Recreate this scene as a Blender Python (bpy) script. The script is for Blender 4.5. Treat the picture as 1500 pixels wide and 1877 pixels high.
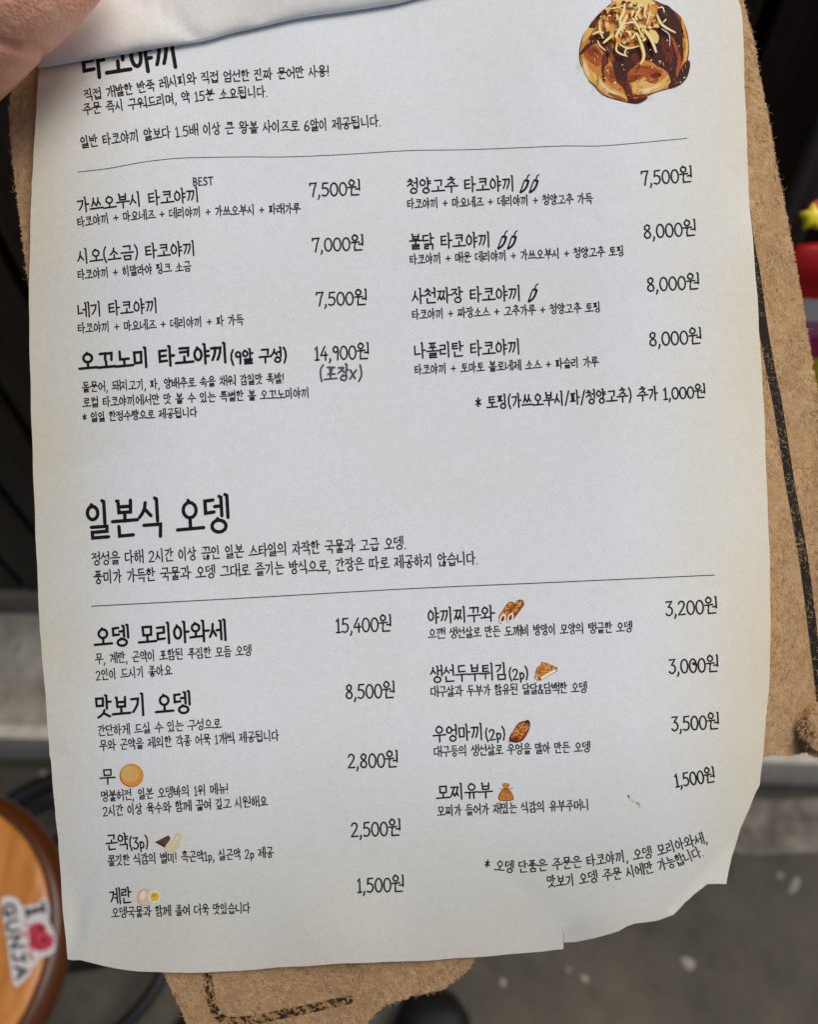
import bpy, bmesh, math, random
from mathutils import Vector, Matrix, geometry, noise

R = math.radians
random.seed(7)
for o in list(bpy.data.objects):
    bpy.data.objects.remove(o)
SC = bpy.context.scene
COL = SC.collection

# ------------------------------------------------------------------ camera, sky, sun, exposure
FPX, CX, CY = 1608.0, 750.0, 938.5           # focal length and centre, in sheet units (1 unit = D/FPX metres on the sheet)
D = 0.25                                     # the menu is held 25 cm from the lens
K = D / FPX
CAM_H = 1.30
cam_data = bpy.data.cameras.new('camera')
cam = bpy.data.objects.new('camera', cam_data)
COL.objects.link(cam)
cam_data.sensor_fit = 'HORIZONTAL'
cam_data.sensor_width = 36.0
cam_data.lens = 36.0 * FPX / 1500.0
cam_data.clip_start = 0.01
cam_data.clip_end = 200.0
cam.location = (0, 0, CAM_H)
cam.rotation_euler = (R(30), 0, 0)           # looks 60 degrees below the horizon
cam_data.dof.use_dof = True
cam_data.dof.focus_distance = D + 0.002
cam_data.dof.aperture_fstop = 13.0
SC.camera = cam
CAM_M = Matrix.Translation((0, 0, CAM_H)) @ Matrix.Rotation(R(30), 4, 'X')
MENU_M = CAM_M @ Matrix.Translation((0, 0, -D))

SUN_ELEV, SUN_AZ = 62.0, 72.0               # azimuth clockwise from +Y
world = bpy.data.worlds.new('World')
SC.world = world
world.use_nodes = True
wn = world.node_tree
bg = wn.nodes['Background']
sky = wn.nodes.new('ShaderNodeTexSky')
sky.sky_type = 'NISHITA'
sky.sun_disc = False
sky.sun_elevation = R(SUN_ELEV)
sky.sun_rotation = R(SUN_AZ)
sky.air_density = 0.8
sky.dust_density = 6.0
sky.ozone_density = 0.6
wn.links.new(sky.outputs[0], bg.inputs[0])
bg.inputs[1].default_value = 0.07

sun_data = bpy.data.lights.new('sun', 'SUN')
sun_data.energy = 1.85
sun_data.angle = R(35)
sun_data.color = (1.0, 0.94, 0.85)
sun = bpy.data.objects.new('sun', sun_data)
COL.objects.link(sun)
az, el = R(SUN_AZ), R(SUN_ELEV)
to_sun = Vector((math.sin(az) * math.cos(el), math.cos(az) * math.cos(el), math.sin(el)))
sun.rotation_euler = to_sun.to_track_quat('Z', 'Y').to_euler()

SC.view_settings.view_transform = 'Standard'
SC.view_settings.look = 'None'
SC.view_settings.exposure = 0.13
SC.view_settings.gamma = 1.0
SC.view_settings.use_curve_mapping = False
SC.render.engine = 'CYCLES'

# ------------------------------------------------------------------ helpers
def srgb(r, g, b):
    f = lambda c: (c / 255 / 12.92) if c / 255 <= 0.04045 else ((c / 255 + 0.055) / 1.055) ** 2.4
    return (f(r), f(g), f(b), 1.0)

def mat(name, col, rough=0.7, spec=0.3, metal=0.0):
    m = bpy.data.materials.new(name)
    m.use_nodes = True
    b = m.node_tree.nodes['Principled BSDF']
    b.inputs['Base Color'].default_value = col if len(col) == 4 else (*col, 1)
    b.inputs['Roughness'].default_value = rough
    b.inputs['Specular IOR Level'].default_value = spec
    b.inputs['Metallic'].default_value = metal
    return m

def N(m, t, **kw):
    n = m.node_tree.nodes.new(t)
    for k, v in kw.items():
        if hasattr(n, k):
            setattr(n, k, v)
        else:
            n.inputs[k].default_value = v
    return n

def L(m, a, b):
    m.node_tree.links.new(a, b)

def ramp(m, src, stops):
    r = N(m, 'ShaderNodeValToRGB')
    e = r.color_ramp.elements
    while len(e) < len(stops):
        e.new(0.5)
    for el_, (p, c) in zip(e, stops):
        el_.position = p
        el_.color = c if len(c) == 4 else (*c, 1)
    L(m, src, r.inputs[0])
    return r.outputs[0]

def mixc(m, fac, a, b, mode='MIX'):
    n = N(m, 'ShaderNodeMix', data_type='RGBA', blend_type=mode)
    for s, v in ((n.inputs[0], fac), (n.inputs[6], a), (n.inputs[7], b)):
        if isinstance(v, bpy.types.NodeSocket):
            L(m, v, s)
        else:
            s.default_value = v
    return n.outputs[2]

def bump(m, height, strength, dist):
    n = N(m, 'ShaderNodeBump')
    n.inputs['Strength'].default_value = strength
    n.inputs['Distance'].default_value = dist
    L(m, height, n.inputs['Height'])
    L(m, n.outputs[0], m.node_tree.nodes['Principled BSDF'].inputs['Normal'])

def coords(m, scale=(1, 1, 1)):
    c = N(m, 'ShaderNodeTexCoord')
    mp = N(m, 'ShaderNodeMapping')
    mp.inputs['Scale'].default_value = scale
    L(m, c.outputs['Object'], mp.inputs[0])
    return mp.outputs[0]

def noise_tex(m, vec, scale, detail=4, rough=0.55):
    n = N(m, 'ShaderNodeTexNoise')
    n.inputs['Scale'].default_value = scale
    n.inputs['Detail'].default_value = detail
    n.inputs['Roughness'].default_value = rough
    L(m, vec, n.inputs['Vector'])
    return n.outputs[0]

def BS(m):
    return m.node_tree.nodes['Principled BSDF']

def new_obj(name, verts, faces, mats, parent=None, smooth=True, idx=None):
    me = bpy.data.meshes.new(name)
    me.from_pydata([tuple(v) for v in verts], [], faces)
    for m in (mats if isinstance(mats, (list, tuple)) else [mats]):
        me.materials.append(m)
    if idx:
        me.polygons.foreach_set('material_index', idx)
    if smooth:
        me.polygons.foreach_set('use_smooth', [True] * len(me.polygons))
    me.update()
    o = bpy.data.objects.new(name, me)
    COL.objects.link(o)
    if parent:
        o.parent = parent
    return o

def empty(name, mtx=None):
    o = bpy.data.objects.new(name, None)
    o.empty_display_size = 0.05
    COL.objects.link(o)
    if mtx is not None:
        o.matrix_world = mtx
    return o

def tag(o, label, cat=None, group=None, kind=None):
    o['label'] = label
    if cat: o['category'] = cat
    if group: o['group'] = group
    if kind: o['kind'] = kind
    return o

def ray(u, v):
    d = Vector(((u - CX) / FPX, (CY - v) / FPX, -1.0))
    return CAM_M.to_3x3() @ d

def on_z(u, v, z):                            # world point on the horizontal plane z
    d = ray(u, v)
    return Vector((0, 0, CAM_H)) + d * ((z - CAM_H) / d.z)

def on_y(u, v, y):
    d = ray(u, v)
    return Vector((0, 0, CAM_H)) + d * (y / d.y)

def catmull(pts, n=6, closed=False):
    out = []
    m = len(pts)
    rng = range(m if closed else m - 1)
    for i in rng:
        if closed:
            p0, p1, p2, p3 = (pts[(i + j) % m] for j in (-1, 0, 1, 2))
        else:
            p1, p2 = pts[i], pts[i + 1]
            p0 = pts[i - 1] if i else p1
            p3 = pts[i + 2] if i + 2 < m else p2
        for s in range(n):
            t = s / n
            out.append(tuple(0.5 * ((2 * b) + (-a + c) * t + (2 * a - 5 * b + 4 * c - d) * t * t + (-a + 3 * b - 3 * c + d) * t ** 3)
                             for a, b, c, d in zip(p0, p1, p2, p3)))
    if not closed:
        out.append(tuple(pts[-1]))
    return out

# ------------------------------------------------------------------ shape of the held sheets (sheet units; z towards the reader)
def sm(t):
    t = max(0.0, min(1.0, t))
    return t * t * (3 - 2 * t)

def bend(u, v):
    t = min(1.25, max(0.0, (360 - u) / 300)); z = -48 * t * t
    t = min(1.25, max(0.0, (u - 1080) / 330)); z -= 52 * t * t
    t = min(1.25, max(0.0, (v - 1300) / 470)); z -= 78 * t * t
    t = min(1.35, max(0.0, (u - 1020) / 380 + (v - 1330) / 420)); z -= 55 * t * t
    t = min(1.4, max(0.0, (520 - v) / 520)); z -= 46 * t * t
    return z

CREASES = [(80, 1396, 124, 1368, 3.0, 10), (1402, 640, 1322, 860, 3.0, 12), (1408, 1190, 1350, 1400, 2.6, 14), (122, 1560, 150, 1765, 3.0, 9), (1030, 1690, 880, 1560, 2.0, 12), (300, 800, 60, 880, 2.0, 14), (960, 60, 1120, 260, 2.0, 14)]
def Z(u, v):
    z = bend(u, v)
    w = sm((420 - v) / 350)
    z += w * (3.2 * math.sin(u / 75 + 0.6) + 2.0 * math.sin(u / 41 + v / 60))
    z += 3.5 * math.sin(u / 250 + 1.2) * math.sin(v / 300) + 1.6 * math.sin(u / 120 + v / 170)
    e = sm((v - 1560) / 180)
    z += e * (4.0 * math.sin(u / 95 + 1.0) + 2.0 * math.sin(u / 43))
    # soft dent near the left margin and the torn right-hand lip falling back
    z -= 4.0 * math.exp(-((u - 150 + (v - 1650) * 0.22) / 12) ** 2) * sm((v - 1560) / 120)
    if u > 1033.2:
        z -= 7 * sm((v - 1675) / 60) * sm((1160 - u) / 120)
    for (x0, y0, x1, y1, am, wd) in CREASES:
        dx, dy = x1 - x0, y1 - y0
        t = ((u - x0) * dx + (v - y0) * dy) / (dx * dx + dy * dy)
        if -0.1 < t < 1.1:
            q = abs((u - x0) * dy - (v - y0) * dx) / math.hypot(dx, dy)
            if q < 4 * wd: z -= am * math.exp(-q / wd) * sm(1 - abs(2 * t - 1) * 0.9)
    r = math.hypot((u - 1380) / 1.0, (v - 355) / 2.2)
    z -= 8 * math.exp(-(r / 28) ** 2)
    return z

def P(u, v, z):                               # sheet units -> metres in the menu's own frame
    s = (D - z * K) / D
    return Vector(((u - CX) * K * s, (CY - v) * K * s, z * K))

def onsheet(u, v, h=0.35):
    return P(u, v, Z(u, v) + h)

# ================================================================== MATERIALS
m_paper = mat('paper', srgb(228, 228, 226), 0.85, 0.15)
v_ = coords(m_paper)
n1 = noise_tex(m_paper, v_, 2600, 3, 0.7)
n2 = noise_tex(m_paper, v_, 420, 4, 0.6)
n3 = noise_tex(m_paper, v_, 28, 3, 0.5)
c1 = ramp(m_paper, n1, [(0.28, srgb(205, 213, 221)), (0.5, srgb(219, 227, 236)), (0.72, srgb(227, 235, 243))])
c2 = ramp(m_paper, n2, [(0.3, srgb(250, 249, 246)), (0.7, (1, 1, 1, 1))])
c3 = ramp(m_paper, n3, [(0.35, srgb(253, 252, 248)), (0.65, (1, 1, 1, 1))])
cc = mixc(m_paper, 1.0, mixc(m_paper, 1.0, c1, c2, 'MULTIPLY'), c3, 'MULTIPLY')
vo = N(m_paper, 'ShaderNodeTexVoronoi'); vo.inputs['Scale'].default_value = 230
L(m_paper, v_, vo.inputs['Vector'])
spk = ramp(m_paper, vo.outputs['Distance'], [(0.0, (1, 1, 1, 1)), (0.055, (0, 0, 0, 1))])
spm = N(m_paper, 'ShaderNodeMath', operation='MULTIPLY'); L(m_paper, spk, spm.inputs[0])
spn = ramp(m_paper, noise_tex(m_paper, v_, 90, 2), [(0.5, (0, 0, 0, 1)), (0.68, (.75, .75, .75, 1))]); L(m_paper, spn, spm.inputs[1])
cc = mixc(m_paper, spm.outputs[0], cc, srgb(150, 138, 120))
warm_n = N(m_paper, 'ShaderNodeAttribute'); warm_n.attribute_name = 'warm_light'    # warm light on the margins and bottom, painted into the paper colour
cc = mixc(m_paper, 1.0, cc, mixc(m_paper, warm_n.outputs['Fac'], (1, 1, 1, 1), srgb(253, 240, 214)), 'MULTIPLY')
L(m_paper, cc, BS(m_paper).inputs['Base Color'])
bump(m_paper, n1, 0.35, 0.00012)

m_ink = mat('printing_ink', srgb(24, 25, 28), 0.7, 0.15)
m_pen = mat('grey_pen', srgb(82, 84, 88), 0.6, 0.25)
m_rule = mat('rule_ink', srgb(62, 64, 68), 0.6, 0.2)

def inks(name, r, g, b):
    return mat(name, srgb(r, g, b), 0.75, 0.2)
TK = [inks('print_outline', 66, 32, 24), inks('print_dough', 196, 128, 58), inks('print_pale_dough', 214, 172, 96),
      inks('print_brown', 160, 80, 34), inks('print_sauce', 62, 30, 28), inks('print_flake', 222, 194, 124),
      inks('print_noodle', 228, 216, 156), inks('print_green', 48, 72, 40), inks('print_white', 236, 230, 218),
      inks('print_rust', 138, 58, 26), inks('print_orange', 224, 146, 50), inks('print_amber', 206, 152, 78),
      inks('print_konjac', 92, 66, 62), inks('print_cream', 216, 204, 172), inks('print_yolk', 226, 196, 44),
      inks('print_red_brown', 98, 40, 30)]
OUT, DOU, PAL, BRO, SAU, FLA, NOO, GRE, WHI, RUS, ORA, AMB, KON, CRE, YOL, RED = range(16)

def suede(name, base, dark, light):
    m = mat(name, base, 0.95, 0.05)
    v = coords(m)
    a = noise_tex(m, v, 420, 5, 0.62)
    b = noise_tex(m, v, 140, 4, 0.6)
    c = noise_tex(m, coords(m, (1, 0.45, 1)), 2400, 2, 0.5)
    col = ramp(m, a, [(0.3, dark), (0.5, base), (0.72, light)])
    col = mixc(m, ramp(m, b, [(0.35, (0, 0, 0, 1)), (0.7, (.55, .55, .55, 1))]), col, dark)
    sc_n = noise_tex(m, coords(m, (1, .6, 1)), 60, 5, 0.65)
    col = mixc(m, ramp(m, sc_n, [(0.42, (0, 0, 0, 1)), (0.5, (.4, .4, .4, 1)), (0.56, (0, 0, 0, 1))]), col, dark)
    L(m, col, BS(m).inputs['Base Color'])
    ad = N(m, 'ShaderNodeMath', operation='ADD'); L(m, a, ad.inputs[0]); L(m, c, ad.inputs[1])
    bump(m, ad.outputs[0], 0.6, 0.0005)
    return m
m_suede = suede('suede', srgb(188, 156, 118), srgb(162, 130, 95), srgb(204, 175, 138))
m_fib = [mat('suede_fibre_pale', srgb(216, 186, 144), 0.9, 0.05), mat('suede_fibre_mid', srgb(182, 146, 102), 0.9, 0.05),
         mat('suede_fibre_dark', srgb(122, 90, 58), 0.9, 0.05)]
# black border line: paint worn off the suede in places
def worn(name, lo, hi):
    m = mat(name, srgb(40, 39, 37), 0.85, 0.1)
    n = noise_tex(m, coords(m), 520, 4, 0.65)
    f = ramp(m, n, [(lo, (1, 1, 1, 1)), (hi, (0, 0, 0, 1))])
    L(m, mixc(m, f, srgb(42, 40, 38), srgb(168, 128, 82)), BS(m).inputs['Base Color'])
    bump(m, n, 0.8, 0.0005)
    return m
m_line = worn('border_paint', 0.16, 0.2)
m_line_worn = worn('worn_border_paint', 0.46, 0.51)

m_skin = mat('skin', srgb(188, 140, 116), 0.5, 0.35)
v_ = coords(m_skin)
sn = noise_tex(m_skin, v_, 60, 4, 0.6)
L(m_skin, ramp(m_skin, sn, [(0.3, srgb(226, 154, 126)), (0.7, srgb(246, 190, 160))]), BS(m_skin).inputs['Base Color'])
BS(m_skin).inputs['Subsurface Weight'].default_value = 0.25
BS(m_skin).inputs['Subsurface Radius'].default_value = (0.006, 0.002, 0.001)
BS(m_skin).inputs['Subsurface Scale'].default_value = 0.5
wv = N(m_skin, 'ShaderNodeTexVoronoi'); wv.inputs['Scale'].default_value = 900; L(m_skin, v_, wv.inputs['Vector'])
bump(m_skin, wv.outputs['Distance'], 0.5, 0.0004)

# ================================================================== SETTING
m_floor = mat('floor_concrete', srgb(90, 86, 78), 0.8, 0.25)
v_ = coords(m_floor)
a = noise_tex(m_floor, v_, 6, 6, 0.6); b = noise_tex(m_floor, v_, 240, 3, 0.6); c = noise_tex(m_floor, v_, 22, 5, 0.65)
col = ramp(m_floor, a, [(0.3, srgb(66, 63, 56)), (0.7, srgb(98, 94, 85))])
col = mixc(m_floor, ramp(m_floor, c, [(0.52, (0, 0, 0, 1)), (0.75, (.6, .6, .6, 1))]), col, srgb(58, 54, 47))
col = mixc(m_floor, ramp(m_floor, b, [(0.58, (0, 0, 0, 1)), (0.72, (.5, .5, .5, 1))]), col, srgb(130, 127, 120))
L(m_floor, col, BS(m_floor).inputs['Base Color'])
bump(m_floor, b, 0.4, 0.002)
S = 30
floor = new_obj('floor', [(-S, -S, 0), (S, -S, 0), (S, S, 0), (-S, S, 0)], [(0, 1, 2, 3)], m_floor, smooth=False)
tag(floor, 'dark grey worn concrete floor below the step', kind='structure')

# splashes of pale paint on the floor: low lumps
m_spot = mat('dried_paint', srgb(150, 147, 138), 0.8, 0.2)
def blob(u, v, rx, ry, ang, mt, h=0.0012):
    c = on_z(u, v, 0)
    vs, fs = [], []
    n = 14
    for ring, (rr, zz) in enumerate(((1.0, 0.0003), (0.72, h), (0.0, h * 1.25))):
        for i in range(n if rr else 1):
            a = 2 * math.pi * i / n
            k = 1 + 0.10 * math.sin(3 * a + u) + 0.06 * math.sin(5 * a + v)
            x, y = rx * rr * k * math.cos(a), ry * rr * k * math.sin(a)
            vs.append((c.x + x * math.cos(ang) - y * math.sin(ang), c.y + x * math.sin(ang) + y * math.cos(ang), zz))
    for i in range(n):
        j = (i + 1) % n
        fs.append((i, j, n + j, n + i)); fs.append((n + i, n + j, 2 * n))
    return vs, fs
spots = [(1262, 1765, .0095, .007, -.5), (1457, 1622, .013, .005, .9), (1431, 1604, .005, .004, 0), (922, 1800, .004, .005, 0),
         (1072, 1793, .006, .004, -.6), (1042, 1777, .003, .003, 0), (805, 1853, .004, .005, 0), (80, 1418, .006, .006, 0)]
vs, fs = [], []
for (u, v, rx, ry, an) in spots:
    a_, b_ = blob(u, v, rx, ry, an, m_spot)
    o0 = len(vs); vs += a_; fs += [tuple(i + o0 for i in f) for f in b_]
sp = new_obj('paint_specks', vs, fs, m_spot)
tag(sp, 'pale dried paint specks scattered on the dark floor', kind='stuff')

m_patch = mat('cement_patch', srgb(126, 122, 113), 0.8, 0.2)
v_ = coords(m_patch)
L(m_patch, ramp(m_patch, noise_tex(m_patch, v_, 30, 5, 0.65), [(0.35, srgb(96, 92, 84)), (0.65, srgb(146, 142, 133))]), BS(m_patch).inputs['Base Color'])
pp = [on_z(u, v, 0) for u, v in catmull([(1330, 1470), (1420, 1468), (1500, 1462), (1620, 1455), (1650, 1540), (1560, 1568), (1480, 1563), (1400, 1566), (1340, 1556)], 5, True)]
pp.reverse()
np_ = len(pp)
patch = new_obj('cement_patch', [(p.x, p.y, 0.004) for p in pp] + [(p.x, p.y, -0.01) for p in pp], [tuple(range(np_))] + [(i, np_ + i, np_ + (i + 1) % np_, (i + 1) % np_) for i in range(np_)], m_patch, smooth=False)
tag(patch, 'pale cement patch on the floor beneath the step edge', kind='structure')

# step in front of the wall: concrete body, pale nosing along the edge
STEP_H = 0.12
eL, eR = on_z(0, 1352, STEP_H), on_z(1500, 1400, STEP_H)
yaw = math.atan2(eR.y - eL.y, eR.x - eL.x)
step_m = Matrix.Translation(((eL + eR) / 2 * 1.0)) @ Matrix.Rotation(yaw, 4, 'Z')
wall_d = (step_m.inverted() @ on_z(30, 1130, STEP_H)).y       # depth from edge to the plinth
m_step = mat('step_concrete', srgb(132, 128, 118), 0.85, 0.2)
v_ = coords(m_step)
a = noise_tex(m_step, v_, 14, 6, 0.65); b = noise_tex(m_step, v_, 55, 4, 0.6)
col = ramp(m_step, a, [(0.34, srgb(140, 135, 122)), (0.5, srgb(176, 171, 158)), (0.64, srgb(204, 200, 188))])
col = mixc(m_step, ramp(m_step, b, [(0.55, (0, 0, 0, 1)), (0.75, (.6, .6, .6, 1))]), col, srgb(116, 109, 96))
L(m_step, col, BS(m_step).inputs['Base Color']); bump(m_step, b, 0.3, 0.002)
m_nose = mat('step_nosing_stone', srgb(196, 196, 190), 0.55, 0.4)
v_ = coords(m_nose)
b = noise_tex(m_nose, v_, 40, 4, 0.6)
L(m_nose, ramp(m_nose, b, [(0.35, srgb(214, 206, 188)), (0.65, srgb(238, 230, 212))]), BS(m_nose).inputs['Base Color'])

def box_bm(bm, x0, x1, y0, y1, z0, z1, bev=0.0):
    r = bmesh.ops.create_cube(bm, size=1, matrix=Matrix.Translation(((x0 + x1) / 2, (y0 + y1) / 2, (z0 + z1) / 2)) @ Matrix.Diagonal((x1 - x0, y1 - y0, z1 - z0, 1)))
    if bev:
        es = list({e for v in r['verts'] for e in v.link_edges})
        bmesh.ops.bevel(bm, geom=es, offset=bev, segments=3, profile=0.5, affect='EDGES')

def bm_obj(name, bm, mats, parent=None, smooth=True):
    me = bpy.data.meshes.new(name)
    bm.to_mesh(me); bm.free()
    for m in (mats if isinstance(mats, (list, tuple)) else [mats]):
        me.materials.append(m)
    me.polygons.foreach_set('use_smooth', [smooth] * len(me.polygons))
    o = bpy.data.objects.new(name, me)
    COL.objects.link(o)
    if parent: o.parent = parent
    return o

step = empty('step', step_m @ Matrix.Translation((0, 0, -STEP_H)))
tag(step, 'low grey concrete step with a pale stone edge', kind='structure')
bm = bmesh.new(); box_bm(bm, -3, 3, 0.022, 3, -0.05, STEP_H - 0.002)
bm_obj('tread', bm, m_step, step, False)
bm = bmesh.new(); box_bm(bm, -3, 3, 0, 0.0215, -0.05, STEP_H, 0.004)
bm_obj('nosing', bm, m_nose, step)

# shopfront wall of dark boards on a low plinth
m_wood = mat('dark_board', srgb(46, 38, 31), 0.6, 0.3)
v_ = coords(m_wood, (9, 9, 1))
a = noise_tex(m_wood, v_, 14, 6, 0.65)
L(m_wood, ramp(m_wood, a, [(0.3, srgb(30, 25, 20)), (0.7, srgb(56, 47, 38))]), BS(m_wood).inputs['Base Color'])
bump(m_wood, a, 0.3, 0.001)
m_gap = mat('board_gap', srgb(14, 12, 10), 0.9, 0.1)
m_plinth = mat('plinth_grey', srgb(92, 88, 80), 0.8, 0.2)
v_ = coords(m_plinth)
L(m_plinth, ramp(m_plinth, noise_tex(m_plinth, v_, 9, 5), [(0.3, srgb(104, 99, 88)), (0.7, srgb(138, 133, 121))]), BS(m_plinth).inputs['Base Color'])
wall = empty('wall', step.matrix_world @ Matrix.Translation((0, wall_d, STEP_H)))
tag(wall, 'dark brown board wall of a shopfront above a grey plinth', 'wall')
bm = bmesh.new(); box_bm(bm, -3, 3, 0.004, 0.10, -0.002, 0.058, 0.006)
bm_obj('plinth', bm, m_plinth, wall)
bm = bmesh.new(); box_bm(bm, -3, 3, 0.03, 0.12, 0.056, 1.05)
bm_obj('backing', bm, m_gap, wall, False)
bm = bmesh.new()
x = -2.9
rnd = random.Random(3)
while x < 2.9:
    w = 0.074
    box_bm(bm, x, x + w - 0.010, 0.012 + rnd.uniform(0, .002), 0.0295, 0.066, 1.05, 0.002)
    x += w
bm_obj('boards', bm, m_wood, wall)

# ================================================================== STOOL with sticker
m_seat = mat('varnished_wood', srgb(198, 122, 52), 0.28, 0.5)
v_ = coords(m_seat, (14, 1.6, 1))
a = noise_tex(m_seat, v_, 10, 5, 0.6)
L(m_seat, ramp(m_seat, a, [(0.3, srgb(182, 112, 44)), (0.5, srgb(204, 134, 62)), (0.7, srgb(218, 152, 80))]), BS(m_seat).inputs['Base Color'])
m_rim = mat('dark_varnish_edge', srgb(84, 44, 16), 0.3, 0.5)
m_black = mat('black_metal', srgb(20, 22, 26), 0.4, 0.5)
SEAT_H, SEAT_R = 0.45, 0.142
rim_pt = on_z(121, 1740, SEAT_H - 0.004)
stc = Vector((rim_pt.x - SEAT_R, rim_pt.y, 0))
stool = empty('stool', Matrix.Translation(stc))
tag(stool, 'round stool with orange varnished wooden seat and black metal base', 'stool')

def lathe(prof, n=64):
    vs, fs = [], []
    for (r, z) in prof:
        for i in range(n):
            a = 2 * math.pi * i / n
            vs.append((r * math.cos(a), r * math.sin(a), z))
    for k in range(len(prof) - 1):
        for i in range(n):
            j = (i + 1) % n
            fs.append((k * n + i, k * n + j, (k + 1) * n + j, (k + 1) * n + i))
    fs.append(tuple(range((len(prof) - 1) * n, len(prof) * n)))
    fs.append(tuple(reversed(range(n))))
    return vs, fs
vs, fs = lathe([(0.02, 0.418), (0.124, 0.4185), (0.1265, 0.448), (0.125, 0.4497), (0.115, 0.450), (0.02, 0.4503)])
new_obj('seat', vs, fs, m_seat, stool)
vs, fs = [], []
prof = [(0.1267, 0.4494), (0.130, 0.4495), (0.135, 0.447), (0.140, 0.440), (0.142, 0.432), (0.140, 0.424), (0.134, 0.418), (0.1267, 0.417)]
n = 72
for (r, z) in prof:
    for i in range(n):
        a = 2 * math.pi * i / n
        vs.append((r * math.cos(a), r * math.sin(a), z))
for k in range(len(prof)):
    for i in range(n):
        j = (i + 1) % n; k2 = (k + 1) % len(prof)
        fs.append((k * n + j, k * n + i, k2 * n + i, k2 * n + j))
new_obj('seat_rim', vs, fs, m_rim, stool)

def tube(pts, rad, n=12, closed=False):
    vs, fs = [], []
    m = len(pts)
    for i, p in enumerate(pts):
        p = Vector(p)
        a = Vector(pts[(i - 1) % m]) if (closed or i) else p
        b = Vector(pts[(i + 1) % m]) if (closed or i < m - 1) else p
        t = (b - a).normalized()
        up = Vector((0, 0, 1)) if abs(t.z) < 0.9 else Vector((1, 0, 0))
        s = t.cross(up).normalized(); w = s.cross(t)
        rr = rad[i] if isinstance(rad, (list, tuple)) else rad
        for k in range(n):
            a_ = 2 * math.pi * k / n
            vs.append(p + (s * math.cos(a_) + w * math.sin(a_)) * rr)
    for i in range(m if closed else m - 1):
        i2 = (i + 1) % m
        for k in range(n):
            k2 = (k + 1) % n
            fs.append((i * n + k, i * n + k2, i2 * n + k2, i2 * n + k))
    if not closed:
        fs.append(tuple(reversed(range(n)))); fs.append(tuple(range((m - 1) * n, m * n)))
    return vs, fs
def ring_pts(r, z, n=64):
    return [(r * math.cos(2 * math.pi * i / n), r * math.sin(2 * math.pi * i / n), z) for i in range(n)]
vs, fs = tube([(x_, y_ + .055, z_) for x_, y_, z_ in ring_pts(0.2, 0.0145)], 0.014, closed=True)
new_obj('floor_ring', vs, fs, m_black, stool)
vs, fs = tube([(x_, y_ + .055, z_) for x_, y_, z_ in ring_pts(0.15, 0.077)], 0.0085, closed=True)
new_obj('foot_ring', vs, fs, m_black, stool)
for i in range(4):
    a = R(80 + 90 * i)
    c, s = math.cos(a), math.sin(a)
    vs, fs = tube([(0.08 * c, 0.08 * s, 0.418), (0.10 * c, 0.10 * s + .02, 0.22), (0.142 * c, 0.142 * s + .055, 0.077), (0.198 * c, 0.198 * s + .055, 0.016)], 0.0095)
    new_obj('leg', vs, fs, m_black, stool)

# sticker on the seat:  I (heart) GUNJA
m_stk = mat('sticker_white', srgb(226, 226, 226), 0.35, 0.4)
m_stk_ink = mat('sticker_black', srgb(40, 46, 48), 0.4, 0.4)
m_stk_red = mat('sticker_red', srgb(204, 66, 84), 0.35, 0.4)
m_stk_dark = mat('sticker_dark_red', srgb(112, 24, 40), 0.4, 0.4)

# ================================================================== STROKE LETTERING
def circ(cx, cy, rx, ry, n=14):
    return [(cx + rx * math.sin(2 * math.pi * i / n), cy + ry * math.cos(2 * math.pi * i / n)) for i in range(n + 1)]

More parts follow.
